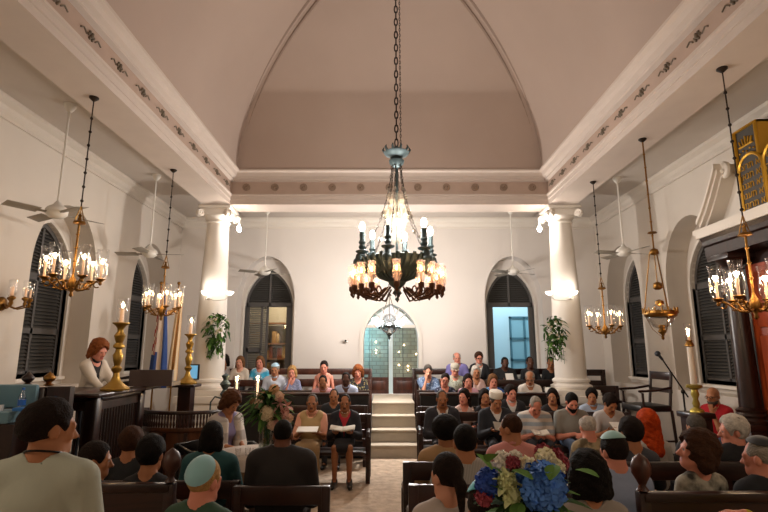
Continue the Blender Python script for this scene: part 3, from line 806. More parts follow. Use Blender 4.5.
# ================================================================== FURNITURE
def bench(x0, x1, y0, facing, seat, label, group, h=.95, floor=0.0, depth=.42, arm=True, finial=None, open_back=True, name='bench', solid=False, mm=None):
    """facing -1: sitters look to the camera (-Y); +1: they look away. y0 = the line of the seat's middle"""
    mm = mm or mahog_x
    t = thing(name, label, 'bench', ((x0 + x1) / 2, y0, floor), 0 if facing < 0 else PI, group)
    w = (x1 - x0) / 2; d = depth / 2
    MB().box(-w, w, -d, d, seat - .04, seat, bev=.008).build('seat', mm, t)
    b = MB()
    if solid:
        b.box(-w, w, d + .005, d + .035, seat - .1, h - .05); b.box(-w - .005, w + .005, d - .015, d + .055, h - .05, h, bev=.01)
    else:
        b.box(-w, w, d + .005, d + .04, h - .13, h, bev=.01)
        b.box(-w, w, d + .008, d + .032, h - .34, h - .22, bev=.008)
        k = max(1, int(2 * w / .55))
        for i in range(k + 1): 
            x = -w + .03 + (2 * w - .06) * i / k
            b.box(x - .025, x + .025, d + .006, d + .036, seat - .04, h - .1)
    b.build('backrest', mm, t)
    for s in (-1, 1):
        m = MB().box(s * w - .03, s * w + .03, d - .02, d + .045, 0, h - .002, bev=.006)
        m.box(s * w - .03, s * w + .03, -d, -d + .06, 0, seat + (.22 if arm else 0), bev=.006)
        if arm:
            m.tube([(s * w, d, seat + .24), (s * w, 0, seat + .26), (s * w, -d + .02, seat + .24), (s * w, -d - .03, seat + .20)], [.025, .028, .03, .02], 8)
        m.box(s * w - .02, s * w + .02, -d + .03, d, .14, .20)
        e = m.build('bench_end', mm, t)
        if finial and s in finial:
            MB().lathe([(.02, 0), (.035, .01), (.018, .035), (.03, .06), (.052, .10), (.055, .14), (.04, .18), (.015, .20), (.0, .21)], 16, c=(s * w, d + .02, h)).build('finial', mahog_mid, e, sharp=60)
    return t
# ---- tiers of benches at the back
GB = 'benches on the back tiers'
LX0, LX1 = COLX[0] + .50, SX0 - .07
RX0, RX1 = SX1 + .07, COLX[1] - .50
bench(LX0, LX1, 9.42, -1, .44, 'front bench on the left back tier, behind the black panel', GB, floor=TZ[0], arm=False)
bench(LX0 - .95, LX1, 10.14, -1, .44, 'middle bench on the left back tier', GB, floor=TZ[1], arm=False, mm=mahog_mid)
bench(LX0 - .95, LX1, 10.86, -1, .44, 'rearmost bench on the left back tier under the window', GB, floor=TZ[2], arm=False, mm=mahog_mid)
bench(RX0, RX1, 9.42, -1, .44, 'front bench on the right back tier, behind the black panel', GB, floor=TZ[0], arm=False)
bench(RX0, RX1 + .95, 10.14, -1, .44, 'middle bench on the right back tier', GB, floor=TZ[1], arm=False)
bench(RX0, RX1 + .95, 10.86, -1, .44, 'rearmost bench on the right back tier under the window', GB, floor=TZ[2], arm=False)
def parapet(x0, x1, label):
    t = thing('bench_front_panel', label, 'panel', ((x0 + x1) / 2, 8.865, 0), 0, 'black front panels of the back tiers')
    w = (x1 - x0) / 2
    MB().box(-w, w, 0, .04, 0, 1.02).build('panel', dark_panel, t)
    MB().box(-w - .01, w + .01, -.03, .16, 1.02, 1.06, bev=.008).build('book_ledge', mahog_x, t)
    m = MB(); k = max(2, int(2 * w / .75))
    for i in range(k + 1):
        x = -w + .035 + (2 * w - .07) * i / k; m.box(x - .035, x + .035, -.014, 0, 0, 1.02)
    m.box(-w, w, -.0135, 0, .92, 1.02).box(-w, w, -.0135, 0, 0, .12).build('panel_rails', dark_panel, t)
parapet(LX0 - .1, SX0 - .05, 'black wooden panel in front of the left back tier')
parapet(SX1 + .05, RX1 + .1, 'black wooden panel in front of the right back tier')
# ---- floor benches facing the camera
GF = 'benches on the sand floor facing the camera'
bench(-1.62, -.22, 7.42, -1, .40, 'open armed bench under the beige vest and red top', GF, h=.86, arm=True)
bench(-1.62, -.30, 8.42, -1, .42, 'bench before the left black panel, behind the beige vest and red top', GF, h=.88, arm=False)
bench(.50, 3.50, 7.30, -1, .45, 'long bench under the dark suit, white cap and striped tee', GF, h=.90)
bench(.58, 3.75, 8.25, -1, .42, 'bench before the right black panel, behind the suit and white cap', GF, h=.88, arm=False)
# ---- pews with backs to the camera
GP = 'pews facing away from the camera'
bench(.17, 3.15, 4.17, 1, .45, 'pew with open back on the right, farther of the two by the aisle', GP, h=.95, name='pew', arm=True)
bench(.18, 1.12, 3.52, 1, .45, 'short pew on the right by the aisle, nearer of the two', GP, h=.95, name='pew', arm=True)
bench(1.47, 3.6, 3.27, 1, .45, 'big dark pew with a solid back and acorn finial at the lower right', GP, h=.97, name='pew', solid=True, finial=(1,), mm=mahog_x, arm=False)
bench(-2.2, -1.33, 3.55, 1, .45, 'dark pew with acorn finial and pale top at the lower left', GP, h=.95, name='pew', solid=True, finial=(-1,), arm=False)
bench(-1.06, -.42, 4.10, 1, .45, 'pew behind the broad dark jacket near the vase', GP, h=.80, name='pew', arm=False)
bench(-2.3, -1.12, 4.25, 1, .45, 'pew behind the black tee and the teal shirt', GP, h=.80, name='pew', arm=False)
for x0, x1, y, lb in ((.2, .75, 2.80, 'low bench nearest by the aisle, under the person with chin on hand'), (1.0, 1.42, 2.80, 'low bench under the pale grey shawl, right of the bouquet'), (-1.2, -.7, 2.80, 'bench under the person in a pale blue cap'), (1.27, 1.42, 3.44, 'narrow stool under the blue shirt and turquoise skullcap'), (1.7, 3.4, 5.12, 'low bench under the person with bright orange hair'), (.25, .68, 1.95, 'stool under the person with the turquoise cap')):
    t = thing('plain_bench', lb, 'bench', ((x0 + x1) / 2, y, 0), 0, 'low backless benches')
    w = (x1 - x0) / 2; sh = .45 if 2.2 < y < 5 else (.42 if y < 5 else .40)
    MB().box(-w, w, -.17, .17, sh - .04, sh, bev=.006).build('seat', mahog_x, t)
    for sx in (-1, 1):
        for sy in (-1, 1): MB().box(sx * (w - .06) - .025, sx * (w - .06) + .025, sy * .12 - .025, sy * .12 + .025, 0, sh - .04).build('leg', mahog, t)
# ---- benches along the right wall and in the right back corner
bench(3.95, 4.50, 10.3, -1, .45, 'dark wooden bench in the right back corner beyond the column', 'corner benches', h=1.05, floor=.35)
bench(3.92, 4.36, 9.45, -1, .45, 'lower dark bench in the right back corner, nearer one', 'corner benches', h=.98, floor=.15)
struct(MB().box(3.84, XR, 10.0, YB, 0, .35).box(3.86, XR, 9.15, 10.0, 0, .15).build('floor_corner_tier', tierm), 'stepped base of the corner benches')
t = bench(-.42, .42, 0, -1, .45, 'wooden side bench with curved arm under the right windows, under the red polo', 'corner benches', h=.85, name='side_bench')
t.location = (4.66, 7.30, 0); t.rotation_euler = (0, 0, -PI / 2)
# ---- tall armchair
t = thing('tall_armchair', 'tall dark wooden armchair with black seat by the right window', 'chair', (3.92, 7.75, 0), R(-86))
MB().box(-.27, .27, -.25, .22, .90, .99, bev=.02).build('seat', mat('black_leather', '#15110f', .4), t)
for sx in (-1, 1):
    for sy in (-1, 1): MB().tube([(sx * .28, sy * .25, 0), (sx * .25, sy * .22, .92)], .022, 8).build('leg', mahog, t)
    MB().tube([(sx * .25, .20, .94), (sx * .25, .27, 1.46)], .022, 8).build('back_post', mahog, t)
    MB().tube([(sx * .26, -.20, .97), (sx * .26, -.20, 1.16), (sx * .27, -.26, 1.19), (sx * .27, .0, 1.20), (sx * .26, .24, 1.24)], .018, 8).build('armrest', mahog, t)
MB().box(-.25, .25, .25, .28, 1.34, 1.46, bev=.01).box(-.25, .25, .24, .265, 1.16, 1.22).build('backrest', mahog, t)
MB().tube([(-.27, -.24, .3), (.27, -.24, .3)], .014, 6).tube([(-.27, .24, .3), (.27, .24, .3)], .014, 6).tube([(-.27, -.24, .5), (-.27, .24, .5)], .014, 6).tube([(.27, -.24, .5), (.27, .24, .5)], .014, 6).build('stretcher', mahog, t)
# ---- microphone on a boom stand
p = at(660, 356, 6.9); q = at(683, 391, 6.9)
t = thing('microphone_stand', 'black microphone on a boom stand in front of the tall armchair', 'microphone', (q.x, 6.9, 0))
MB().lathe([(.0, 0), (.15, 0), (.15, .015), (.03, .03)], 16).tube([(0, 0, .02), (0, 0, q.z)], .012, 8).build('pole', mat('black_metal', '#121212', .4, .5), t)
dx = p.x - q.x
MB().tube([(dx, 0, p.z), (.06, 0, q.z - .06 * (p.z - q.z) / dx * -1 if False else q.z - .08)], .010, 8).sphere((0, 0, q.z - .01), .03, 8, 6).build('boom', mat('black_metal', '#121212', .4, .5), t)
MB().tube([(dx + .03, 0, p.z - .05), (dx - .02, 0, p.z + .02)], [.018, .022], 8).sphere((dx - .03, 0, p.z + .03), .038, 10, 8).build('microphone', mat('mic_grille', '#2b3038', .5, .3), t)
# ---- pedestal with the tall white candle at the right
cx0 = at(694, 400, 5.85)
t = thing('candle_pedestal', 'dark square wooden pedestal under the tall white candle', 'pedestal', (cx0.x, 5.85, 0))
pz = at(692, 412, 5.85).z
MB().box(-.14, .14, -.14, .14, pz - .06, pz, bev=.01).build('top', mahog, t); MB().box(-.11, .11, -.11, .11, .12, pz - .06).box(-.16, .16, -.16, .16, 0, .12, bev=.01).build('column', mahog, t)
cx = at(694, 385, 5.85)
t = thing('tall_candle', 'very tall white candle in a golden holder near the red polo', 'candle', (cx.x, 5.85, pz + .001))
z1 = at(694, 385, 5.85).z - pz; z2 = at(694, 347, 5.85).z - pz
MB().lathe([(.0, 0), (.075, 0), (.07, .02), (.03, .05), (.04, .09), (.025, .14), (.045, .19), (.03, z1 - .05), (.075, z1 - .03), (.08, z1), (.035, z1 + .01)], 18).tube([(-.09, 0, z1 - .02), (.09, 0, z1 - .02)], .012, 6).build('holder', mat('pale_gold', '#a99748', .4, .8), t, sharp=50)
MB().lathe([(.034, z1), (.031, z2)], 16).build('candle', mat('white_wax', '#cfc3b4', .5), t)
MB().lathe([(.032, z2 - .0), (.05, z2 + .01), (.045, z2 + .035), (.03, z2 + .06), (.04, z2 + .075), (.03, z2 + .08)], 14).build('brass_cup', old_brass, t)
gl = MB().lathe([(.03, 0), (.042, .05), (.034, .14), (.04, .19)], 14, c=(0, 0, z2 + .08)).build('glass_shade', clear_glass, t, sharp=80)
MB().lathe([(.001, 0), (.012, .02), (.009, .04), (.001, .07)], 8, c=(0, 0, z2 + .12)).build('flame', flame_m, t, sharp=80)
MB().lathe([(.012, 0), (.012, .045)], 8, c=(0, 0, z2 + .08)).build('inner_candle', candle_m, t)
lamp('candle_light', (0, 0, z2 + .2), 1.5 * KC, WARM, .03, t)

# ================================================================== READING PLATFORM (left)
TP = .40
t = thing('reading_platform', 'dark mahogany reading platform with slatted railing at the left', 'platform', (-3.75, 6.3, 0))
MB().box(-.72, .80, -.95, .12, 0, TP).box(-.72, .30, .12, 1.0, 0, TP).build('base', mahog, t)
zt = 1.29
def rail(name, x0, x1, y0, y1):
    m = MB(); alongx = abs(x1 - x0) > abs(y1 - y0)
    if alongx:
        m.box(x0, x1, y0 - .04, y0 + .04, TP, TP + .12).box(x0, x1, y0 - .03, y0 + .03, zt - .14, zt - .05)
        n = int(abs(x1 - x0) / .06)
        for i in range(n): m.tube([(x0 + (x1 - x0) * (i + .5) / n, y0, TP + .1), (x0 + (x1 - x0) * (i + .5) / n, y0, zt - .12)], .014, 6)
        m.box(x0 - .02, x1 + .02, y0 - .06, y0 + .06, zt - .05, zt, bev=.01)
    else:
        m.box(x0 - .04, x0 + .04, y0, y1, TP, TP + .12).box(x0 - .03, x0 + .03, y0, y1, zt - .14, zt - .05)
        n = int(abs(y1 - y0) / .06)
        for i in range(n): m.tube([(x0, y0 + (y1 - y0) * (i + .5) / n, TP + .1), (x0, y0 + (y1 - y0) * (i + .5) / n, zt - .12)], .014, 6)
        m.box(x0 - .06, x0 + .06, y0 - .02, y1 + .02, zt - .05, zt, bev=.01)
    m.build(name, mahog, t)
rail('railing', -.10, .72, -.88, -.88); rail('railing', .72, .72, -.86, .10)
for y in (-.94, .02): MB().box(.66, .78, y, y + .12, TP, zt, bev=.01).build('corner_post', mahog, t)
for q in ((-.05, .76, -.99, -.952), (.802, .83, -.9, .1)): MB().box(*q, .02, TP - .02).build('base_panel', mat('mahogany_dull', '#2a1711', .4, kind='wood', col2='#180c08', pscale=9), t)
MB().box(-.72, .84, -1.02, -.0, zt - 0, zt + .04, bev=.012).box(.62, .84, -.0, .45, zt, zt + .04, bev=.012).build('top_board', mat('mahogany_top', '#3a2520', .3, kind='wood', col2='#251613', pscale=-6), t)
# reading desk on the top board
t = thing('reading_desk', 'slanted reading desk with a grey brown front on the platform', 'desk', (-3.0, 6.55, zt + .041))
MB().box(-.18, .36, -.14, -.10, 0, .20).build('front_board', mat('desk_front', '#51423f', .45), t)
M = Matrix.Translation((-.18, .1, .12)) @ Matrix.Rotation(R(-10), 4, 'Y')
MB().box(-.20, .12, -.09, .2, -.015, .015, M=M).build('sloping_top', mat('desk_cloth', '#251b1c', .8), t)
MB().box(-.34, .34, -.09, .18, 0, .05).build('desk_base', mahog, t)
candlestick(tuple(at(115, 387, 5.72)[:2]) + (zt + .042,), 'tall brass candlestick on the platform corner beside the white jacket')
# curved balustrade enclosure beside it
t = thing('curved_enclosure', 'curved panelled wooden enclosure topped with small balusters', 'enclosure', (-2.60, 6.95, 0))
a0, a1 = R(-182), R(2)
m = MB().lathe([(.56, 0), (.60, .0), (.60, .12), (.575, .14), (.575, .76), (.60, .78), (.60, .82), (.56, .82), (.56, 0)], 40, a0=a0, a1=a1, sy=.75); m.build('curved_panel', mat('enclosure_wood', '#64391f', .35, kind='wood', col2='#44250f', pscale=8), t, sharp=40)
m = MB()
for i in range(46):
    a = a0 + (a1 - a0) * (i + .5) / 46; x, y = .58 * math.cos(a), .58 * .75 * math.sin(a)
    m.lathe([(.010, .82), (.018, .86), (.010, .90), (.016, .95), (.010, .985)], 6, c=(x, y, 0))
m.build('balusters', mat('baluster_wood', '#34190f', .35), t, sharp=60)
MB().lathe([(.54, .98), (.62, .98), (.625, 1.0), (.61, 1.02), (.54, 1.02), (.54, .98)], 40, a0=a0, a1=a1, sy=.75).build('cap_rail', mahog, t, sharp=40)
m = MB()
for i in range(8):
    a = a0 + (a1 - a0) * i / 7; m.box(-.02, .02, -.012, .012, .14, .76, M=Matrix.Translation((.58 * math.cos(a), .58 * .75 * math.sin(a), 0)) @ Matrix.Rotation(a + PI / 2, 4, 'Z'))
m.build('panel_stiles', mahog, t)
t = thing('enclosure_post', 'dark post standing behind the curved enclosure carrying the far candlestick', 'post', (at(187, 384, 7.55).x, 7.55, 0))
pzz = at(187, 384, 7.55).z
MB().box(-.09, .09, -.09, .09, 0, pzz - .04).build('shaft', mahog, t); MB().box(-.16, .16, -.16, .16, pzz - .04, pzz, bev=.01).build('cap', mahog, t)
candlestick((at(187, 384, 7.55).x, 7.55, pzz + .001), 'tall brass candlestick farther back, beside the left column', .97)
# blue upholstered settee at the left edge with bottle
t = thing('blue_settee', 'settee with blue upholstery and dark wooden frame at the left edge', 'settee', (-3.74, 4.75, 0))
blue_up = mat('blue_upholstery', '#5f8494', .8, sheen=.3)
MB().box(-.5, .52, .15, .22, 0, 1.42, bev=.02).box(-.5, .52, -.2, .15, 0, 1.13).build('frame', mahog, t)
MB().box(-.5, .48, .09, .149, 1.235, 1.45, bev=.025).build('back_cushion', blue_up, t)
MB().box(-.5, .46, -.2, .088, 1.132, 1.235, bev=.02).build('seat_cushion', blue_up, t)
for i, (px, py) in enumerate(((27, 388), (48, 390))):
    p = at(px, py, 5.0)
    MB().lathe([(.02, 0), (.05, .01), (.02, .03), (.05, .06), (.055, .085), (.03, .11), (.012, .13), (.0, .14)], 14, c=(p.x + 3.74, p.y - 4.75 , 1.425)).build('finial', (mahog if i == 0 else old_brass), t, sharp=85)
MB().box(.53, .75, .17, .24, 0, 1.425).build('frame', mahog, t)
p = at(20, 404, 4.68)
t = thing('water_bottle', 'clear plastic water bottle with blue label on the blue settee', 'bottle', (p.x, 4.70, 1.237))
MB().lathe([(.0, 0), (.03, .0), (.032, .02), (.03, .12), (.012, .16), (.012, .18)], 12).build('body', glass_mat('bottle_plastic', (.75, .88, 1), .3), t, sharp=60)
MB().lathe([(.033, .04), (.033, .09)], 12).build('wrapper', mat('bottle_blue', '#1f5fb0', .4), t); MB().lathe([(.013, .175), (.013, .195), (.0, .195)], 10).build('cap', mat('bottle_blue', '#1f5fb0', .4), t)
o = MB().box(-.09, .09, -.05, .05, 0, .03, bev=.008).build('blue_pouch', mat('pouch_blue', '#2f6fb5', .7), loc=(p.x + .1, 4.62, 1.237)); tag(o, 'small blue pouch lying beside the water bottle', 'pouch')
o = MB().lathe([(.0, 0), (.025, 0), (.028, .05), (.025, .05)], 12).build('paper_cup', mat('cup_white', '#c9ced2', .5), loc=(p.x - .13, 4.62, 1.237)); tag(o, 'little white cup on the blue settee', 'cup')

# flags
def flag(px, Y, label, mats, sw):
    b = at(px, 335, Y)
    t = thing('flag_on_staff', label, 'flag', (b.x, Y, 0))
    H = at(px, 285, Y).z
    MB().tube([(0, 0, 0), (0, 0, H)], .014, 8).sphere((0, 0, H + .03), .03, 8, 6).lathe([(.0, 0), (.10, 0), (.09, .03), (.03, .06)], 14).build('staff', old_brass, t)
    m = MB(); n, k = 22, 28; z1 = H - .03; z0 = at(px, 372, Y).z - .25; vs = []
    for j in range(k + 1):
        q = j / k
        for i in range(n + 1):
            s = i / n; wd = .06 + sw * (q ** .7)
            vs.append((.02 + s * wd - q * .12 , .03 * math.sin(s * 13 + q) * (0.4 + q) - .03, z1 + (z0 - z1) * q - s * .12 * (1 - q)))
    fs = []; 
    for j in range(k):
        for i in range(n): 
            if len(mats) == 4:
                q = (i + .5) / n
                mi = 1 if q < .5 else 2
                mi = (0 if (j + i) % 4 < 2 else 1) if q < .34 and j < 19 else (2 if (j > 17 and q < .42) or q > .72 else 1)
            else: mi = 0 if (i // 3) % 2 else 1
            m.add([], []); m.f.append((j * (n + 1) + i, j * (n + 1) + i + 1, (j + 1) * (n + 1) + i + 1, (j + 1) * (n + 1) + i)); m.mi.append(mi)
    m.v = [tuple(v) for v in vs]
    o = m.build('cloth', mats[:3] if len(mats) == 4 else mats, t, sharp=180)
    sd = o.modifiers.new('thick', 'SOLIDIFY'); sd.thickness = .004
flag(157, 8.3, 'national flag with red and white stripes and blue, on a staff', [mat('flag_red', '#8f2a2c', .8), mat('flag_white', '#cbbfb4', .8), mat('flag_blue', '#24427f', .8), None], .26)
flag(175, 8.45, 'tan and cream flag hanging on a staff beside the striped flag', [mat('flag_tan', '#b98a55', .8), mat('flag_cream', '#d5bf9c', .8)], .12)
p = at(193, 372, 8.0)
t = thing('tablet_screen', 'blue glowing tablet screen on a stand beside the far candlestick', 'screen', (p.x, 8.0, 0))
MB().box(-.10, .10, 0, .015, p.z - .12, p.z + .12, bev=.006).build('case', mat('black_plastic', '#101114', .4), t)
MB().box(-.09, .07, -.003, 0, p.z - .1, p.z + .1).build('screen', mat('screen_blue', '#6fb2dd', .3, emit='#6fb2dd', es=.2), t)
MB().tube([(0, .03, 0), (0, .03, p.z - .1)], .012, 8).lathe([(0, 0), (.15, 0), (.15, .02), (.0, .03)], 12).build('stand', mat('black_plastic', '#101114', .4), t)
o = MB().box(-.13, .13, -.004, .0, -.09, .09).build('notice_sheet', mat('paper', '#c9c6c2', .8), loc=(COLX[0] + .0, COLY - .405, .63)); tag(o, 'white paper notice on the pedestal of the left column', 'sheet')

# candelabrum with two lit tubes by the enclosure
p = at(226, 372, 7.6)
t = thing('dark_candelabrum', 'dark metal candelabrum with two tall lit candles behind the bouquet', 'candelabrum', (p.x, 7.6, 0))
z0 = at(226, 398, 7.6).z
MB().lathe([(.0, 0), (.14, 0), (.12, .03), (.03, .06), (.025, z0 - .1), (.06, z0 - .05), (.03, z0), (.07, z0 + .06), (.03, z0 + .12), (.08, z0 + .2), (.03, z0 + .26), (.06, z0 + .32), (.0, z0 + .36)], 14).build('stem', bronze, t, sharp=60)
for px in (236, 257):
    q = at(px, 400, 7.6); dx = q.x - p.x
    MB().tube([(0, 0, z0 - .04), (dx * .5, 0, z0 - .12), (dx, 0, z0 - .06), (dx, 0, z0 - .02)], .012, 6).build('arm', bronze, t)
    g = MB().lathe([(.016, 0), (.016, .26)], 10, c=(dx, 0, z0 - .03)).build('candle', mat('lit_wax', '#f1e3cd', .5, emit='#ffd9a8', es=.5), t)
    MB().lathe([(.001, 0), (.012, .02), (.009, .04), (.001, .07)], 8, c=(dx, 0, z0 + .23)).build('flame', flame_m, g, sharp=80)
    MB().lathe([(.035, 0), (.045, .06), (.04, .25), (.046, .34)], 14, c=(dx, 0, z0 - .02)).build('glass_shade', clear_glass, t, sharp=80)
    lamp('candle_light', (dx, 0, z0 + .3), 1.0, WARM, .03, t)
MB().tube([(0, 0, z0 - .02), (-.14, 0, z0 + .02), (-.2, 0, z0 - .06), (-.2, 0, z0 - .2)], .012, 6).build('arm', bronze, t)

# ================================================================== ARK (right)
AX = 4.64
t = thing('ark', 'tall mahogany ark with red brown doors and dark columns at the right', 'ark', (AX, 5.0, 0))
ark_red = mat('ark_door', '#a04420', .3, kind='wood', col2='#742a11', pscale=5)
MB().box(.12, XR - AX - .005, -1.78, 1.78, 0, 3.10).build('carcass', mahog, t)
for y0, y1 in ((-1.42, -.02), (.02, 1.42)):
    m = MB().box(.06, .12, y0, y1, .55, 2.85)
    for z0, z1 in ((.65, 1.15), (1.25, 1.95), (2.05, 2.75)): m.box(.035, .06, y0 + .12, y1 - .12, z0, z1, bev=.012)
    m.build('door', ark_red, t)
for y in (1.5, -1.5):
    m = MB().box(-.21, .14, y - .17, y + .17, 0, .80, bev=.01).box(-.23, .14, y - .19, y + .19, .80, .88, bev=.01)
    m.lathe([(.18, .88), (.185, .92), (.165, .95), (.18, .98), (.16, 1.01), (.17, 1.04), (.125, 1.07), (.105, 2.80), (.14, 2.82), (.11, 2.85), (.18, 2.94)], 24, c=(-.05, y, 0))
    m.box(-.24, .14, y - .21, y + .21, 2.94, 3.02, bev=.01)
    m.build('column', mahog, t, sharp=30)
m = MB().prism([(-.2, 3.02), (-.2, 3.16), (-.23, 3.18), (-.23, 3.24), (-.26, 3.29), (.3, 3.29), (.3, 3.02)], lambda a, b, d: Vector((a, d, b)), -1.78, 1.78); m.build('entablature', mahog, t, sharp=20)
# white broken pediment with scrolls
t2 = thing('ark_pediment', 'white scrolled pediment crowning the wooden ark', 'pediment', (AX, 5.0, 3.292))
fnp = lambda a, b, d: Vector((d, a, b))
MB().prism([(-1.82, 0), (1.82, 0), (1.82, .05), (1.88, .07), (1.88, .13), (-1.88, .13), (-1.88, .07), (-1.82, .05)], fnp, -.28, .32).build('cornice', white_paint, t2)
for s in (-1, 1): MB().prism([(s * 1.8, .13), (s * 1.22, .13), (s * 1.22, .80), (s * 1.35, .78)], fnp, .05, .32).build('tympanum', white_paint, t2)
for s in (-1, 1):
    cur = []
    for i in range(15):
        q = i / 14; cur.append((s * (1.84 - .50 * q), .10 + .66 * q - .04 * math.sin(q * PI)))
    m = MB(); w = .11
    for off, d0, d1 in ((0, -.14, .32), (.05, -.2, .32), (.11, -.24, .32)):
        n = len(cur); vs = []
        for d in (d0, d1):
            for dz in (off, off + .06):
                vs += [fnp(a, b + dz, d) for a, b in cur]
        fs = []
        for i in range(n - 1):
            fs += [(i, i + 1, n + i + 1, n + i), (2 * n + i, 2 * n + i + 1, 3 * n + i + 1, 3 * n + i), (i, i + 1, 2 * n + i + 1, 2 * n + i), (n + i, n + i + 1, 3 * n + i + 1, 3 * n + i)]
        fs += [(0, n, 3 * n, 2 * n), (n - 1, 2 * n - 1, 4 * n - 1, 3 * n - 1)]
        m.add(vs, fs)
    sp = []
    ex, ez = cur[-1]
    for i in range(30):
        a = i * .42; r = .10 - .003 * i
        sp.append((-.1, ex + s * r * math.cos(a + .4) + s * .0, ez + .07 + r * math.sin(a + .4)))
    m.tube(sp, [.045 - .001 * i for i in range(30)], 8)
    m.sphere((-.12, ex, ez + .07), .035, 10, 8)
    m.build('scroll', white_paint, t2, sharp=40)
# commandment tablets on the wall
t = thing('commandment_tablets', 'dark tablets with golden frame and golden lettering above the ark', 'tablets', (XR - .012, 5.62, 3.425))
gold = mat('gold_leaf', '#c8962e', .35, .6); slate = mat('tablet_slate', '#4b4742', .7)
# sits in front of the pediment's top, on the wall; local: a along -Y (towards the camera), b up
ft = lambda a, b, d: Vector((-d, -a, b))
def tab(c, w, z0, zs, n=12):
    return [(c - w, z0), (c + w, z0)] + [(c + w * math.cos(PI * i / n), zs + w * math.sin(PI * i / n)) for i in range(n + 1)]
TH = .36
m = MB().prism([(-.56, .62), (-.2, .62), (-.2, 1.14), (-.56, 1.14)], ft, 0, TH - .03)
for c in (-.33, .10): m.prism(tab(c, .20, .01, .58), ft, 0, TH)
m.build('tablet', slate, t, sharp=30)
m = MB()
for c in (-.33, .10):
    lp = tab(c, .20, .03, .58)
    m.tube([ft(a, b, TH) for a, b in lp] + [ft(*lp[0], TH)], .022, 6)
m.tube([ft(a, b, TH - .02) for a, b in ((-.56, .6), (-.56, 1.15), (-.18, 1.15), (-.18, .72))], .028, 6)
m.prism([(-.59, .6), (-.56, .6), (-.56, 1.17), (-.59, 1.17)], ft, 0, TH - .03).prism([(-.59, 1.14), (-.16, 1.14), (-.16, 1.17), (-.59, 1.17)], ft, 0, TH - .03).prism([(-.2, .6), (-.16, .6), (-.16, 1.17), (-.2, 1.17)], ft, 0, TH - .03)
m.build('gold_frame', gold, t, sharp=40)
def hebrew(lines, c, z0, dz, size):
    for i, s in enumerate(lines):
        cu = bpy.data.curves.new('lettering', 'FONT'); cu.body = s[::-1]; cu.size = size; cu.extrude = .004; cu.align_x = 'CENTER'
        o = bpy.data.objects.new('lettering', cu); COL.objects.link(o)
        bpy.context.view_layer.update()
        dg = bpy.context.evaluated_depsgraph_get(); me = bpy.data.meshes.new_from_object(o.evaluated_get(dg))
        bpy.data.objects.remove(o)
        o = bpy.data.objects.new('lettering', me); COL.objects.link(o); o.parent = t; me.materials.clear(); me.materials.append(gold)
        # text plane: local x -> world -Y(towards camera side), local y -> up, facing -X
        o.matrix_local = Matrix(((0, 0, -1, -(TH + .004)), (-1, 0, 0, -c), (0, 1, 0, z0 - i * dz), (0, 0, 0, 1)))
hebrew(['לא תרצח', 'לא תנאף', 'לא תגנב', 'לא תענה', 'לא תחמד'], -.33, .60, .125, .12)
hebrew(['אנכי יי', 'לא יהיה', 'לא תשא', 'זכור את', 'כבד את'], .10, .60, .125, .12)
m = MB(); 
for a in (-.08, -.04, 0, .04, .08): m.tube([ft(-.38 + a, .92, TH - .02), ft(-.38 + a * 1.4, 1.04 - abs(a) * .5, TH - .02)], .012, 5)
m.tube([ft(-.5, .92, TH - .02), ft(-.26, .92, TH - .02)], .014, 5)
for i in range(5): m.sphere(ft(-.5 + .06 * i, .84 + .02 * (i % 2), TH - .02), .014, 6, 4)
m.build('gold_crown', gold, t, sharp=60)

# ================================================================== FLOWERS
leaf_m = mat('leaf_green', '#38562a', .75, spec=.15, var=.25, vscale=12); leaf_l = mat('leaf_light', '#5f8540', .75, spec=.15, var=.2, vscale=12)
def leaf(m, base, d, L, w, droop=.3, mi=0):
    d = Vector(d).normalized(); side = d.cross(Vector((0, 0, 1)))
    if side.length < .1: side = Vector((1, 0, 0))
    side.normalize(); n = side.cross(d)
    vs = []; k = 5
    for i in range(k + 1):
        q = i / k; c = Vector(base) + d * (L * q) - Vector((0, 0, droop * L * q * q)); ww = w * math.sin(PI * min(max(q * .92 + .05, 0), 1)) ** .8
        vs += [c - side * ww + n * ww * .25, c, c + side * ww + n * ww * .25]
    fs = []
    for i in range(k): fs += [(i * 3, i * 3 + 1, i * 3 + 4, i * 3 + 3), (i * 3 + 1, i * 3 + 2, i * 3 + 5, i * 3 + 4)]
    m.add(vs, fs, mi)
def rdir(zmin=-1.0):
    while True:
        v = Vector((random.uniform(-1, 1), random.uniform(-1, 1), random.uniform(-1, 1)))
        if .1 < v.length < 1 and v.normalized().z > zmin: return v.normalized()
def petalball(c, r, n, w, droop=.1):
    """a round head of petals (hydrangea, carnation)"""
    m = MB(); c = Vector(c); m.sphere(c, r * .7, 12, 8)
    for i in range(n):
        z = 1 - 2 * (i + .5) / n; a = i * 2.39996; d = Vector((math.sqrt(max(0, 1 - z * z)) * math.cos(a), math.sqrt(max(0, 1 - z * z)) * math.sin(a), z))
        b = c + d * r * random.uniform(.68, .9); d = (d + rdir() * .35).normalized(); t1 = d.orthogonal().normalized(); t2 = d.cross(t1)
        for k in range(4):
            q = PI / 2 * k + i; e = (t1 * math.cos(q) + t2 * math.sin(q)); f = d.cross(e)
            m.add([b, b + e * w + f * w * .6 + d * w * .3, b + e * w * 1.5 + d * w * .35, b + e * w - f * w * .6 + d * w * .3], [(0, 1, 2, 3)])
    return m
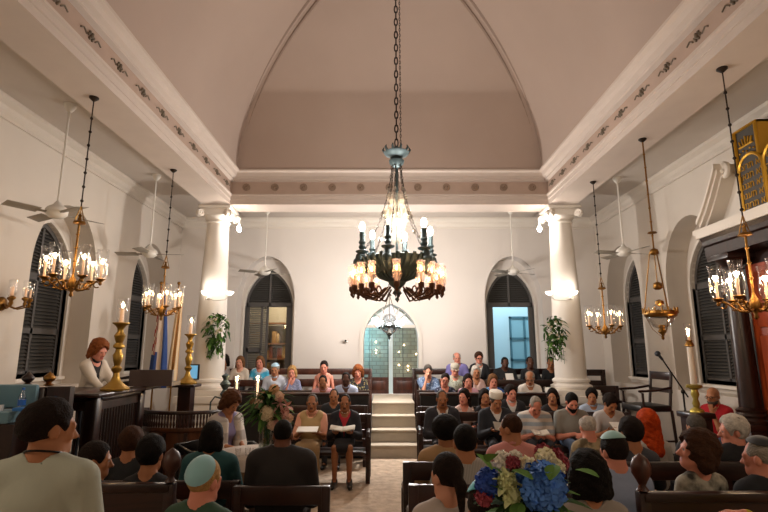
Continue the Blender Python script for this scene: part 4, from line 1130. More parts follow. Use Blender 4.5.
def rosehead(c, r, d):
    m = MB(); c = Vector(c); d = Vector(d).normalized(); t1 = d.orthogonal().normalized(); t2 = d.cross(t1)
    m.sphere(c + d * r * .1, r * .62, 10, 8)
    for ring, (n, rr, up, op) in enumerate(((3, .25, .55, .1), (4, .45, .5, .3), (5, .7, .35, .6), (6, .95, .15, .9))):
        for k in range(n):
            a = 2 * PI * k / n + ring * .5; vs = []
            for j in range(4):
                for i in range(5):
                    q = a + (i / 4 - .5) * 2 * PI / n * 1.35; h = j / 3
                    rad = r * rr * (.5 + .5 * h + op * .15 * h); z = r * (up * 1.1) * h - r * .2 * op * h * h + r * .1
                    vs.append(c + (t1 * math.cos(q) + t2 * math.sin(q)) * rad + d * z)
            m.add(vs, [(j * 5 + i, j * 5 + i + 1, (j + 1) * 5 + i + 1, (j + 1) * 5 + i) for j in range(3) for i in range(4)])
    return m
def lily(c, r, d):
    m = MB(); d = Vector(d).normalized(); t1 = d.orthogonal().normalized(); t2 = d.cross(t1)
    for k in range(6):
        a = PI / 3 * k; e = t1 * math.cos(a) + t2 * math.sin(a); leaf(m, c, d * .5 + e, r, r * .25, .1)
    return m
# greenery hanging on the columns
def column_swag(x, y, z, label):
    t = thing('hanging_greenery', label, 'greenery', (x, y, z), 0, 'greenery on the two columns')
    m = MB()
    for i in range(170):
        d = rdir(-.95); d.y = -abs(d.y) * .8; h = random.uniform(-.36, .22); wd = .21 * (1 - abs(h + .02) / .50)
        b = (random.uniform(-1, 1) * wd, -.02 - random.random() * .14, h); leaf(m, b, d, random.uniform(.08, .15), random.uniform(.018, .035), .5, random.choice((0, 0, 1)))
    for i in range(12):
        a = random.uniform(-.14, .14); m.tube([(a * .5, -.06, -.1), (a, -.1, -.35), (a * 1.1, -.08, -.5 - random.random() * .1)], .004, 4)
        for k in range(6): leaf(m, (a, -.09, -.2 - k * .06), rdir(-.8), .06, .015, .4, 1)
    m.build('foliage', [leaf_m, leaf_l], t, smooth=False)
    for i in range(9):
        p = (random.uniform(-.12, .12), -.16, random.uniform(-.2, .15)); petalball(p, .022, 10, .012).build('white_flower', mat('cream_petals', '#d8cdb0', .7), t, smooth=False)
column_swag(at(218, 328, 9.02).x, COLY - .24, at(218, 327, 9.02).z, 'leafy green bunch hanging on the left column')
column_swag(at(553, 330, 9.02).x, COLY - .24, at(553, 330, 9.02).z, 'leafy green bunch hanging on the right column')

# vase of flowers on the white cloth table
tx = at(264, 450, 5.45)
TX, TY, TZT = tx.x - .08, 5.45, .74
t = thing('round_table', 'small round table under a white cloth beside the broad dark jacket', 'table', (TX, TY, 0))
MB().lathe([(.0, TZT - .03), (.38, TZT - .03), (.38, TZT), (.0, TZT)], 32).build('tabletop', mahog, t)
MB().lathe([(.25, 0), (.22, .04), (.05, .08), (.04, TZT - .03)], 16).build('pedestal_leg', mahog, t)
m = MB(); prof = []
k = 72; vs = []
for j, (r, z) in enumerate(((.0001, TZT + .004), (.404, TZT + .004), (.412, TZT - .003), (.415, TZT - .03), (.418, TZT - .06), (.42, TZT - .10))):
    for i in range(k):
        a = 2 * PI * i / k; w = (j - 1) * .010 if j > 1 else 0
        vs.append(((r + w * math.sin(a * 11)) * math.cos(a), (r + w * math.sin(a * 11)) * math.sin(a), z))
m.add(vs, [(j * k + i, j * k + (i + 1) % k, (j + 1) * k + (i + 1) % k, (j + 1) * k + i) for j in range(5) for i in range(k)])
o = m.build('tablecloth', mat('white_cloth', '#b9ada3', .85, bump=.1, bscale=30), sharp=60, loc=(TX, TY, 0)); tag(o, 'white cloth draped over the small round table', 'tablecloth')
t = thing('flower_vase', 'tall glass vase of cream and pink flowers on the white cloth table', 'vase', (tx.x + .02, TY, TZT + .006))
MB().lathe([(.0, 0), (.075, 0), (.08, .02), (.072, .14), (.085, .28), (.075, .28), (.062, .14), (.066, .02), (.0, .015)], 20).build('vase', glass_mat('vase_glass', (.78, .84, .82), .35), t, sharp=60)
m = MB()
for i in range(14):
    a = i * 2.4; m.tube([(.03 * math.cos(a), .03 * math.sin(a), .03), (.05 * math.cos(a + 2), .05 * math.sin(a + 2), .28), (.13 * math.cos(a + 2), .13 * math.sin(a + 2), .46)], .005, 5)
m.build('stems', leaf_l, t)
m = MB()
for i in range(190):
    d = rdir(-.35); leaf(m, (d.x * .06, d.y * .06, .36 + random.uniform(-.04, .2)), d, random.uniform(.14, .27), random.uniform(.014, .034), .4, random.choice((0, 0, 0, 1)))
m.build('foliage', [leaf_m, leaf_l], t, smooth=False)
def atv(px, py, dy=-.1): 
    p = at(px, py, TY + dy); return (p.x - tx.x - .02, dy, p.z - TZT)
petalball(atv(267, 414, -.17), .08, 90, .018).build('hydrangea', mat('cream_hydrangea', '#e8d8b4', .7), t, smooth=False)
petalball(atv(274, 390, -.02), .05, 40, .02).build('blossom', mat('peach_petals', '#d9ad80', .7), t, smooth=False)
petalball(atv(262, 397, -.05), .045, 40, .018).build('blossom', mat('tan_petals', '#a8835f', .7), t, smooth=False)
for px, py, c in ((280, 404, '#d9a69a'), (284, 414, '#d8a294'), (283, 423, '#d7a89d'), (277, 420, '#cf9a8c'), (287, 407, '#d3a091')):
    q = atv(px, py, -.15); lily(q, .10, (random.uniform(-.3, .5), -1, random.uniform(-.3, .6))).build('lily', mat('pink_lily' + c, c, .6), t, smooth=False)
for qx, qy, qr in ((258, 405, .05), (279, 397, .045), (272, 426, .045), (289, 419, .04)): petalball(atv(qx, qy, -.15), qr, 46, .018).build('blossom', mat('pale_peach', '#e6c6ab', .7), t, smooth=False)
petalball(atv(253, 402, -.12), .03, 30, .016).build('blossom', mat('tan_petals', '#a8835f', .7), t, smooth=False)
petalball(atv(284, 425, -.16), .03, 20, .016).build('blossom', mat('cream_hydrangea', '#e8d8b4', .7), t, smooth=False)
# small glasses on the table under
for i, (px, py) in enumerate(((238, 452), (247, 455), (254, 456))):
    p = at(px, py, 5.2); o = MB().lathe([(.0, 0), (.022, 0), (.03, .07), (.027, .07), (.02, .006)], 12).build('drinking_glass', clear_glass, loc=(p.x, 5.2 + .02 * i, TZT + .006)); tag(o, 'small drinking glass on the white cloth table near the vase', 'glass', 'small glasses on the cloth')

# large foreground bouquet
BX = at(528, 480, 1.62)
t = thing('flower_stand', 'slim dark stand carrying the blue hydrangea bouquet', 'stand', (BX.x, 1.62, 0))
MB().lathe([(.0, 0), (.18, 0), (.17, .03), (.03, .06), (.025, .9), (.16, .94), (.16, .97), (.0, .97)], 20).build('pedestal', mahog, t, sharp=40)
t = thing('foreground_bouquet', 'large bouquet of blue hydrangea, white and dark pink flowers in the foreground', 'bouquet', (BX.x, 1.62, .972))
MB().lathe([(.0, 0), (.06, 0), (.075, .06), (.06, .16), (.075, .2), (.065, .2), (.05, .16)], 20).build('vase', mat('vase_white', '#b7b3aa', .3), t)
def atb(px, py, dy): p = at(px, py, 1.62 + dy); return Vector((p.x - BX.x, dy, p.z - .972))
m = MB()
for i in range(130):
    d = rdir(-.5); d.y *= .7; leaf(m, (d.x * .05, d.y * .05, .27 + random.uniform(-.05, .10)), d, random.uniform(.07, .14), random.uniform(.014, .028), .25, random.choice((0, 0, 0, 1)))
for px, py in ((512, 470), (503, 490), (508, 478), (555, 465), (492, 470), (567, 480), (560, 500), (520, 503), (488, 462), (575, 470)):
    q = atb(px, py, -.06 - .06 * random.random()); leaf(m, q, rdir(-.4) + Vector((0, -.5, 0)), .07, .022, .2, 1)
m.build('foliage', [leaf_m, leaf_l], t, smooth=False)
blue = mat('hydrangea_blue', '#4a7fd0', .65, var=.25, vscale=30); blue2 = mat('hydrangea_deep', '#3358b8', .65, var=.25, vscale=30)
petalball(atb(543, 486, -.10), .070, 170, .0155).build('hydrangea', blue, t, smooth=False)
petalball(atb(525, 482, -.06), .036, 60, .014).build('hydrangea', blue, t, smooth=False)
petalball(atb(488, 482, -.06), .036, 60, .014).build('hydrangea', blue2, t, smooth=False)
cream = mat('cream_rose', '#efe9cb', .6); pinkr = mat('dark_pink_rose', '#9a3a4a', .6); wht = mat('white_rose', '#ece7dd', .6); greenw = mat('green_white_mum', '#d5dba6', .6)
for px, py, dy, r, mm in ((546, 459, -.02, .034, cream), (527, 467, -.05, .032, cream), (556, 468, -.03, .03, cream), (503, 461, -.03, .032, wht), (515, 458, 0.0, .026, wht)):
    petalball(atb(px, py, dy), r * .8, 46, r * .36).build('carnation', mm, t, smooth=False)
for px, py, dy, r in ((513, 463, -.06, .026), (543, 452, .02, .03), (562, 463, -.02, .026), (556, 456, .03, .028), (484, 497, -.06, .03)):
    petalball(atb(px, py, dy), r * .75, 40, r * .34).build('carnation', pinkr, t, smooth=False)
for px, py, dy, r in ((507, 482, -.09, .04), (512, 496, -.09, .034)):
    lily(atb(px, py, dy), r * 1.3, (0, -1, .3)).build('chrysanthemum', greenw, t, smooth=False); petalball(atb(px, py, dy), r * .6, 50, .011).build('chrysanthemum', greenw, t, smooth=False)
# ================================================================== PEOPLE
V = lambda *a: np.array(a, dtype=np.float64)
def unit(v): return v / (np.linalg.norm(v) + 1e-12)
def rotm(rx=0, ry=0, rz=0):
    cx, sx, cy, sy, cz, sz = math.cos(rx), math.sin(rx), math.cos(ry), math.sin(ry), math.cos(rz), math.sin(rz)
    Rx = np.array([[1, 0, 0], [0, cx, -sx], [0, sx, cx]]); Ry = np.array([[cy, 0, sy], [0, 1, 0], [-sy, 0, cy]]); Rz = np.array([[cz, -sz, 0], [sz, cz, 0], [0, 0, 1]])
    return Rz @ Ry @ Rx
class Prim:
    def __init__(s, f, lo, hi, op='add', k=.02): s.f, s.lo, s.hi, s.op, s.k = f, np.asarray(lo, float), np.asarray(hi, float), op, k
def cap(a, b, ra, rb=None, k=.02, op='add', sq=None):
    """tapered capsule; sq = (rotation, scale per axis) flattens it"""
    a = np.asarray(a, float); b = np.asarray(b, float); rb = ra if rb is None else rb; r = max(ra, rb)
    if sq is None:
        ba = b - a; l2 = ba @ ba + 1e-12
        def f(P):
            pa = P - a; h = np.clip(pa @ ba / l2, 0, 1)
            return np.linalg.norm(pa - h[:, None] * ba, axis=1) - (ra + (rb - ra) * h)
    else:
        Rm, s3 = sq; s3 = np.asarray(s3, float); A = (Rm.T @ a) / s3; B = (Rm.T @ b) / s3; ba = B - A; l2 = ba @ ba + 1e-12; ms = s3.min()
        def f(P):
            Q = (P @ Rm) / s3; pa = Q - A; h = np.clip(pa @ ba / l2, 0, 1)
            return (np.linalg.norm(pa - h[:, None] * ba, axis=1) - (ra + (rb - ra) * h)) * ms
        r = r * s3.max()
    return Prim(f, np.minimum(a, b) - r, np.maximum(a, b) + r, op, k)
def ell(c, r3, Rm=None, k=.02, op='add'):
    c = np.asarray(c, float); r3 = np.asarray(r3, float); Rm = np.eye(3) if Rm is None else Rm
    def f(P):
        Q = (P - c) @ Rm; k0 = np.linalg.norm(Q / r3, axis=1); k1 = np.linalg.norm(Q / (r3 * r3), axis=1) + 1e-9
        return k0 * (k0 - 1) / k1
    m = r3.max(); return Prim(f, c - m, c + m, op, k)
def plane(c, n, k=.005, op='sub'):
    """op sub removes the side the normal points to"""
    c = np.asarray(c, float); n = unit(np.asarray(n, float))
    return Prim(lambda P: -((P - c) @ n), [-9] * 3, [9] * 3, op, k)
def axis_pts(lo, hi, coarse, zones):
    pts = [lo]
    while pts[-1] < hi:
        x = pts[-1]; st = coarse
        for a, b, s in zones:
            if a - coarse * .5 <= x <= b: st = min(st, s)
        pts.append(x + st)
    return np.array(pts)
def mesh_sdf(prims, coarse, zones=(), pad=.02, noise=None):
    """surface nets on a rectilinear grid. zones: (lo3, hi3, step) fine boxes"""
    adds = [p for p in prims if p.op == 'add']
    lo = np.min([p.lo for p in adds], 0) - pad - coarse; hi = np.max([p.hi for p in adds], 0) + pad + coarse
    ax = [axis_pts(lo[i], hi[i], coarse, [(z[0][i], z[1][i], z[2]) for z in zones]) for i in range(3)]
    nx, ny, nz = map(len, ax); Fd = np.full((nx, ny, nz), .3)
    for p in prims:
        m = p.k + .03 if p.op == 'add' else p.k + .05
        sl = []
        for i in range(3):
            a = np.searchsorted(ax[i], p.lo[i] - m); b = np.searchsorted(ax[i], p.hi[i] + m); sl.append(slice(max(a - 1, 0), min(b + 1, len(ax[i]))))
        X, Y, Z = np.meshgrid(ax[0][sl[0]], ax[1][sl[1]], ax[2][sl[2]], indexing='ij')
        if X.size == 0: continue
        d = p.f(np.stack([X.ravel(), Y.ravel(), Z.ravel()], 1)).reshape(X.shape); cur = Fd[tuple(sl)]
        if p.op == 'add':
            h = np.maximum(p.k - np.abs(cur - d), 0) / p.k; Fd[tuple(sl)] = np.minimum(cur, d) - h * h * p.k * .25
        else:
            d = -d if p.op == 'sub' else d; h = np.maximum(p.k - np.abs(cur - d), 0) / p.k; Fd[tuple(sl)] = np.maximum(cur, d) + h * h * p.k * .25
    if noise:
        amp, fr = noise; X, Y, Z = np.meshgrid(*ax, indexing='ij')
        Fd = Fd + amp * (np.sin(X * fr + 1.3 * np.sin(Z * fr * .7)) * np.sin(Y * fr + 2.1) * np.sin(Z * fr * .9 + .5) + .5 * np.sin(X * fr * 1.9 + Y * fr * 1.3) * np.sin(Z * fr * 1.7))
    Fd[0] = Fd[-1] = .3; Fd[:, 0] = Fd[:, -1] = .3; Fd[:, :, 0] = Fd[:, :, -1] = .3
    S = Fd < 0
    if not S.any(): return np.zeros((0, 3)), np.zeros((0, 4), int)
    acc = np.zeros((nx - 1, ny - 1, nz - 1, 3)); cnt = np.zeros((nx - 1, ny - 1, nz - 1))
    C = np.stack(np.meshgrid(*ax, indexing='ij'), -1); quads = []
    for d in range(3):
        s0 = [slice(None)] * 3; s1 = [slice(None)] * 3; s0[d] = slice(0, -1); s1[d] = slice(1, None); s0, s1 = tuple(s0), tuple(s1)
        ch = S[s0] != S[s1]; I = np.argwhere(ch)
        f0 = Fd[s0][ch]; f1 = Fd[s1][ch]; t = f0 / (f0 - f1); p = C[s0][ch] * (1 - t)[:, None] + C[s1][ch] * t[:, None]; inside = S[s0][ch]
        o = [i for i in range(3) if i != d]; cells = []
        for da, db in ((0, 0), (1, 0), (1, 1), (0, 1)):
            J = I.copy(); J[:, o[0]] -= da; J[:, o[1]] -= db
            np.add.at(acc, (J[:, 0], J[:, 1], J[:, 2]), p); np.add.at(cnt, (J[:, 0], J[:, 1], J[:, 2]), 1); cells.append(J)
        q = np.stack(cells, 1); flip = inside if d != 1 else ~inside
        q[flip] = q[flip][:, ::-1]; quads.append(q)
    q = np.concatenate(quads); used = cnt > 0; idx = -np.ones(cnt.shape, int); idx[used] = np.arange(used.sum())
    vs = acc[used] / cnt[used][:, None]; fs = idx[q[..., 0], q[..., 1], q[..., 2]]
    return vs, fs[(fs >= 0).all(1)]
def sdf_obj(name, prims, m, parent, coarse, zones=(), noise=None, matfn=None, M=None, sm=1):
    vs, fs = mesh_sdf(prims, coarse, zones, noise=noise)
    if len(vs) == 0: return None
    me = bpy.data.meshes.new(name); me.vertices.add(len(vs)); me.vertices.foreach_set('co', vs.ravel())
    me.loops.add(fs.size); me.loops.foreach_set('vertex_index', fs.ravel()); me.polygons.add(len(fs))
    me.polygons.foreach_set('loop_start', np.arange(0, fs.size, 4)); me.update(calc_edges=True)
    me.shade_smooth()
    for x in (m if isinstance(m, (list, tuple)) else [m]): me.materials.append(x)
    if matfn is not None: me.polygons.foreach_set('material_index', matfn(vs[fs].mean(1)).astype(np.int32))
    me.validate()
    bm = bmesh.new(); bm.from_mesh(me); bmesh.ops.recalc_face_normals(bm, faces=bm.faces)
    if matfn is None:
        for _ in range(3): bmesh.ops.smooth_vert(bm, verts=bm.verts, factor=.5, use_axis_x=True, use_axis_y=True, use_axis_z=True)
    bm.to_mesh(me); bm.free()
    o = bpy.data.objects.new(name, me); COL.objects.link(o)
    if parent is not None: o.parent = parent
    return o

SKIN = {'fair': '#c98f74', 'pink': '#cc8670', 'tan': '#a8714f', 'brown': '#94603f', 'dark': '#6b4230', 'deep': '#573729', 'olive': '#b3805c'}
def skin(t): return [mat('skin_' + t, SKIN[t], .5, spec=.3), mat('eye_dark', '#1c120e', .3), mat('lips_' + t, {'fair': '#a4574c', 'pink': '#a5524a', 'tan': '#7d4238', 'brown': '#4f2620', 'dark': '#3a1d18', 'deep': '#2a1513', 'olive': '#8a4a40'}[t], .5), mat('eye_white', '#a89c92', .5)]
HAIRC = {'black': '#100c0a', 'dark': '#1d130e', 'brown': '#3a2315', 'auburn': '#4f301d', 'ginger': '#7d4522', 'orange': '#a83a0c', 'blond': '#b08a58', 'grey': '#8f877c', 'white': '#b9b2a8', 'greydark': '#4d4741', 'lightbrown': '#6b4a2e'}
def hairm(c): return mat('hair_' + c, HAIRC[c], .75, bump=.6, bscale=120, var=.25, vscale=40, spec=.15)
def cloth(hexc, **k):
    nm = 'cloth_' + hexc.strip('#') + ''.join(str(v) for v in k.values()); return mat(nm, hexc, .85, bump=.25, bscale=14, **k)

def arm_ik(S, H, l1, l2, pole):
    d = H - S; L = np.linalg.norm(d); mx = (l1 + l2) * .995
    if L > mx: H = S + d / L * mx; d = H - S; L = mx
    u = d / L; a = (l1 * l1 - l2 * l2 + L * L) / (2 * L); h = math.sqrt(max(l1 * l1 - a * a, 0))
    pp = unit(pole - (pole @ u) * u); return S + u * a + pp * h, H

NP = [0]
def person(label, head, Y=None, rz=0.0, seat=.45, floor=0.0, lean=6, nod=5, yaw=0, roll=0, skn='fair', hair='short', hc='dark', top=None, bottom=None, shoes='#17120f', by=None, arms=None, sex='m', wide=1.0,
           stand=False, kippah=None, glasses=False, beard=None, hat=None, group=None, hsc=1.0, fine=None, knees=None, root=None, L=None, collar=None, kid=1.0, tallit=None, clerical=False, vis_hands=True, show_legs=False):
    """head: pixel of the head's centre in the photograph; Y: distance of the head. rz: facing, 0 = to the camera (-Y)"""
    if by is not None and Y is None: Y = by
    hp = at(head[0], head[1], Y); zh = hp.z
    ln, nd = R(lean), R(nod)
    if abs(abs(rz) - PI) < 1.3 and hsc == 1.0: hsc = .9
    elif abs(abs(rz) - PI) < 1.3 and hsc > .93: hsc *= .95
    elif hsc > .93: hsc *= .95
    hl = .168 * hsc                                   # neck base to head centre
    hipz = (floor + seat + .115) if not stand else floor + .86 * kid
    na = ln * .7 + nd * .45
    if L is None: L = (zh - hipz - hl * math.cos(na)) / math.cos(ln)
    L0 = L; L = min(max(L, .36 * kid), .60)
    off = np.array([0, -L * math.sin(ln) - hl * math.sin(na), 0])
    rot = rotm(0, 0, rz); wo = rot @ off
    if by is not None:
        for _ in range(3):
            Y = by + wo[1]; hp = at(head[0], head[1], Y); L0 = (hp.z - hipz - hl * math.cos(na)) / math.cos(ln); L = min(max(L0, .36 * kid), .60)
            off = np.array([0, -L * math.sin(ln) - hl * math.sin(na), 0]); wo = rot @ off
    P0 = np.array([hp.x - wo[0], hp.y - wo[1], floor]) if root is None else np.array([root[0], root[1], floor])
    hip = V(0, 0, hipz - floor); u = V(0, -math.sin(ln), math.cos(ln)); fw = V(0, -math.cos(ln), -math.sin(ln)); nb = hip + u * L
    hcn = nb + V(0, -math.sin(na), math.cos(na)) * hl
    HR = rotm(ln * .3 + nd, R(roll), R(yaw)); TR = rotm(ln, 0, 0)
    w = wide * (.96 if sex == 'm' else .86) * kid; sw = .165 * w
    fine = fine or max(.0065, min(.0125, Y / 510 * .75)); coarse = max(.017, min(.026, Y * .0028))
    H = lambda x, y, z: hcn + HR @ (V(x, y, z) * hsc)
    Hr = lambda x, y, z: V(x, y, z) * hsc
    # ------- arms
    l1, l2 = .285 * kid * (.95 if sex == 'f' else 1), .245 * kid * (.95 if sex == 'f' else 1)
    Sl = {s: nb - u * .04 + V(s * sw, .005, 0) for s in (-1, 1)}
    seatz = hip[2] - .115
    kx = .105 * w if knees is None else knees; tuck = (by is not None and not show_legs); fl = (.40 if tuck else .44) * kid; thz = seatz + .088
    targets = {'lap': lambda s: (V(s * .085, -.27, thz + .115), V(-s * .55, -.75, -.25), V(0, .2, -1)),
               'knee': lambda s: (V(s * .12, -.36, thz + .105), V(-s * .2, -.9, -.4), V(0, .1, -1)),
               'clasp': lambda s: (V(s * .05, -.30, thz + .13), V(-s * .7, -.65, -.1), V(0, .3, -1)),
               'book': lambda s: (V(s * .115, -.32, thz + .18), V(-s * .35, -.9, .15), V(-s * .3, .2, .9)),
               'read': lambda s: (nb + V(s * .11, -.33, -.22), V(-s * .35, -.7, .55), V(-s * .6, .6, .3)),
               'face': lambda s: (hcn + V(s * .045, -.125, -.135), V(-s * .25, .1, .95), V(-s * .2, .9, .2)),
               'chin': lambda s: (hcn + V(s * .03, -.125, -.195), V(-s * .3, .35, .85), V(-s * .3, .8, .3)),
               'cheek': lambda s: (hcn + V(s * .115, -.06, -.16), V(-s * .25, .2, .95), V(-s, .2, 0)),
               'ledge': lambda s: (V(s * .12, -.40, max(nb[2] - .36, thz + .15)), V(-s * .75, -.65, -.05), V(0, .1, -1)),
               'down': lambda s: (V(s * (sw + .10), -.10, thz + .06), V(0, -.6, -.8), V(-s, 0, 0)),
               'stand_desk': lambda s: (nb + V(s * .10, -.34, -.36), V(-s * .3, -.9, -.2), V(0, .2, -1)),
               'hang': lambda s: (nb + V(s * (sw + .05), -.06, -.56), V(0, -.2, -1), V(-s, 0, 0))}
    arms = arms or ('lap', 'lap'); A = {}
    for s, nm in zip((-1, 1), arms if isinstance(arms, (tuple, list)) else (arms, arms)):
        if isinstance(nm, str): Hd, fd, pn = targets[nm](s)
        else: Hd, fd, pn = V(*nm[0]), V(*nm[1]), V(*nm[2])
        E, Hd = arm_ik(Sl[s], Hd, l1, l2, V(s * .36, .10, -.9)); A[s] = (Sl[s], E, Hd, unit(fd), pn)
    body = []; zones = [(hcn - .135 * hsc, hcn + .135 * hsc, fine)]
    ya = .72
    # ------- head
    body += [ell(H(0, .012, .028), Hr(.075, .095, .093), HR, .03), ell(H(0, -.030, -.045), Hr(.058, .066, .070), HR, .035), cap(H(-.012, -.068, -.092), H(.012, -.068, -.092), .024 * hsc, k=.03),
             cap(H(-.04, -.028, -.075), H(-.02, -.06, -.09), .026 * hsc, k=.03), cap(H(.04, -.028, -.075), H(.02, -.06, -.09), .026 * hsc, k=.03),
             ell(H(0, -.077, .006), Hr(.062, .014, .03), HR, .02, 'add')]
    for s in (-1, 1):
        body += [ell(H(s * .031, -.097, .001), Hr(.017, .012, .011), HR, .008, 'sub'), ell(H(s * .031, -.080, .001), Hr(.0125, .012, .0115), HR, .003),
                 ell(H(s * .079, .010, -.012), Hr(.010, .022, .033), HR @ rotm(0, 0, s * .35), .008), cap(H(s * .02, -.088, .019), H(s * .046, -.080, .018), .0075 * hsc, k=.012),
                 ell(H(s * .040, -.068, -.030), Hr(.02, .016, .018), HR, .02)]
    body += [cap(H(0, -.094, .002), H(0, -.117, -.034), .0085 * hsc, .0135 * hsc, .012), cap(H(-.011, -.100, -.038), H(.011, -.100, -.038), .009 * hsc, k=.01),
             cap(H(-.019, -.092, -.063), H(.019, -.092, -.063), .0065 * hsc, k=.006), cap(H(-.016, -.091, -.073), H(.016, -.091, -.073), .0075 * hsc, k=.006)]
    nr = (.051 if sex == 'm' else .043) * (.9 + .1 * kid)
    body += [cap(nb - u * .03, H(0, .018, -.075), nr * 1.08, nr, .03)]
    trap = lambda r: [cap(nb + u * .045 + V(s * .02, .015, 0), nb - u * .022 + V(s * (sw - .03), .01, 0), .040 * w + r * .6, .046 * w + r * .8, .04) for s in (-1, 1)]
    # ------- torso, skin (slim below the clothes)
    ct, cb = nb - u * .16 * min(1, L / .48), hip + u * .05
    trs = lambda r, kk=.05: [cap(hip + V(0, 0, .005), cb + u * .06, .125 * w + r, .118 * w + r, kk, sq=(TR, (1, ya, 1))), cap(cb + u * .06, ct, .118 * w + r, .135 * w + r, kk, sq=(TR, (1, ya + .03, 1))),
                            *trap(r), cap(nb - u * .045 - V(sw - .02, 0, 0), nb - u * .045 + V(sw - .02, 0, 0), .050 * w + r * .8, k=.06), cap(nb - u * .03, nb - u * .11, .06 * w + r * .6, .11 * w + r * .6, .05, sq=(TR, (1, .8, 1)))]
    if sex == 'f':
        bust = lambda r: [ell(nb - u * .19 + fw * .085 * w + V(s * .058 * w, 0, 0), V(.062, .05, .06) * w + r, TR, .05) for s in (-1, 1)]
    else: bust = lambda r: []
    belly = lambda r: ([ell(hip + u * .14 + fw * .05, V(.135, .11, .14) * w + r, TR, .08)] if wide > 1.08 else [])
    body += trs(-.012) + bust(-.012)
    for s in (-1, 1):
        S, E, Hd, fd, pn = A[s]
        body += [cap(S, E, .044 * w, .037 * w, .03), cap(E, Hd, .037 * w, .025 * w, .02)]
        if vis_hands:
            n = unit(pn - (pn @ fd) * fd); sd = np.cross(fd, n) * s * -1; kk = .92 * kid if sex == 'm' else .84 * kid
            # sd points to the little-finger side when multiplied by -1
            pc = Hd + fd * .045 * kk
            body += [cap(Hd + fd * .012, pc + fd * .035 * kk, .021 * kk, .026 * kk, .015, sq=(np.stack([sd, fd, n], 1), (1.35, 1, .62)))]
            for i, (lf, o) in enumerate(((.062, .030), (.072, .010), (.068, -.010), (.052, -.028))):
                b0 = Hd + (fd * (.086 - abs(o) * .12) + sd * o) * kk; fd1 = unit(fd + n * .35 + sd * o * 2.0); fd2 = unit(fd1 + n * .85)
                m1 = b0 + fd1 * lf * .55 * kk; body += [cap(b0, m1, .0088 * kk, .0082 * kk, .004), cap(m1, m1 + fd2 * lf * .5 * kk, .0082 * kk, .007 * kk, .003)]
            t0 = Hd + (fd * .025 + sd * .026) * kk; t1 = t0 + unit(fd * .6 + sd * .8 + n * .3) * .038 * kk; t2 = t1 + unit(fd * .85 + sd * .2 + n * .45) * .03 * kk
            body += [cap(t0, t1, .0125 * kk, .0105 * kk, .008), cap(t1, t2, .0102 * kk, .0085 * kk, .003)]
            if Y < 8.6: zones.append((Hd + fd * .06 - .085, Hd + fd * .06 + .085, max(.0065, min(.009, fine))))
    # ------- legs
    legs = {}
    for s in (-1, 1):
        if not stand:
            hj = V(s * .075 * w, -.02, thz); kn = V(s * kx, -fl, thz + .005); an = V(s * kx, -fl + (.06 if tuck else .03), .085); to = an + V(s * .02, -.15, -.045)
            if seat < .3: pass
        else:
            hj = V(s * .085 * w, 0, hip[2] - .03); kn = V(s * .09, -.02, .47 * kid); an = V(s * .09, .01, .085); to = an + V(s * .015, -.15, -.045)
        legs[s] = (hj, kn, an, to)
        body += [cap(hj, kn, .066 * w, .048 * w, .03), cap(kn, kn + (an - kn) * .3, .046 * w, .048 * w, .02), cap(kn + (an - kn) * .3, an, .048 * w, .032 * w, .02), cap(an - V(0, 0, .03), to - V(0, 0, .005), .032, .024, .02)]
    seatcut = [] if stand else [Prim(lambda P: np.maximum(P[:, 2] - (seatz + .006), -(P[:, 1] + .25)), [-9] * 3, [9] * 3, 'sub', .003)]
    body += seatcut
    eyeL = [H(s * .031, -.091, .001) for s in (-1, 1)]; lip = H(0, -.1, -.068)
    HRi = HR
    def matfn(c):
        q = ((c - hcn) @ HRi) / hsc; r = np.zeros(len(c))
        for s in (-1, 1):
            e = (np.abs(q[:, 0] - s * .031) < .014) & (np.abs(q[:, 2] - .001) < .0055) & (q[:, 1] < -.074); r[e] = 3
            e = (np.abs(q[:, 0] - s * .031) < .0085) & (np.abs(q[:, 2] - .001) < .0085) & (q[:, 1] < -.074); r[e] = 1
        r[(np.abs(q[:, 0]) < .023) & (q[:, 2] > -.081) & (q[:, 2] < -.057) & (q[:, 1] < -.090)] = 2
        return r
    root_o = sdf_obj('person', body, skin(skn), None, coarse, zones, matfn=matfn)
    root_o.location = P0; root_o.rotation_euler = (0, 0, rz)
    tag(root_o, label, 'person', group)
    # ------- clothes
    top = top or dict(kind='shirt', c='#8a8a90'); kd = top['kind']; tm = top.get('m') or cloth(top['c']); slv = top.get('sleeve', {'jacket': 'long', 'shirt': 'long', 'tee': 'short', 'tank': 'none', 'blouse': 'short', 'dress': 'short'}[kd])
    ccoarse = max(.009, min(.022, Y * .0028))
    def shirt(r, sl, tail=.03):
        pr = trs(r) + bust(r) + belly(r) + seatcut
        for s in (-1, 1):
            S, E, Hd, fd, pn = A[s]
            if sl == 'long': pr += [cap(S, E, .052 * w + r * .7, .044 * w + r * .7, .03), cap(E, Hd - unit(Hd - E) * .015, .044 * w + r * .7, .032 * w + r * .6, .02)]
            elif sl == 'short': pr += [cap(S, S + (E - S) * .68, .054 * w + r, .056 * w + r, .03)]
            elif sl == 'cap': pr += [cap(S, S + (E - S) * .3, .054 * w + r, .054 * w + r, .03)]
            elif sl == 'half': pr += [cap(S, E, .052 * w + r, .050 * w + r, .03)]
        return pr
    def neckcut(depth, rad=.062, front=.05): return [cap(nb + u * .03, nb + u * .2, rad, rad + .03, .012, 'sub'), cap(nb + fw * .03 - u * .0, nb + fw * front - u * depth, rad * .85, .028, .012, 'sub')]
    inner = None
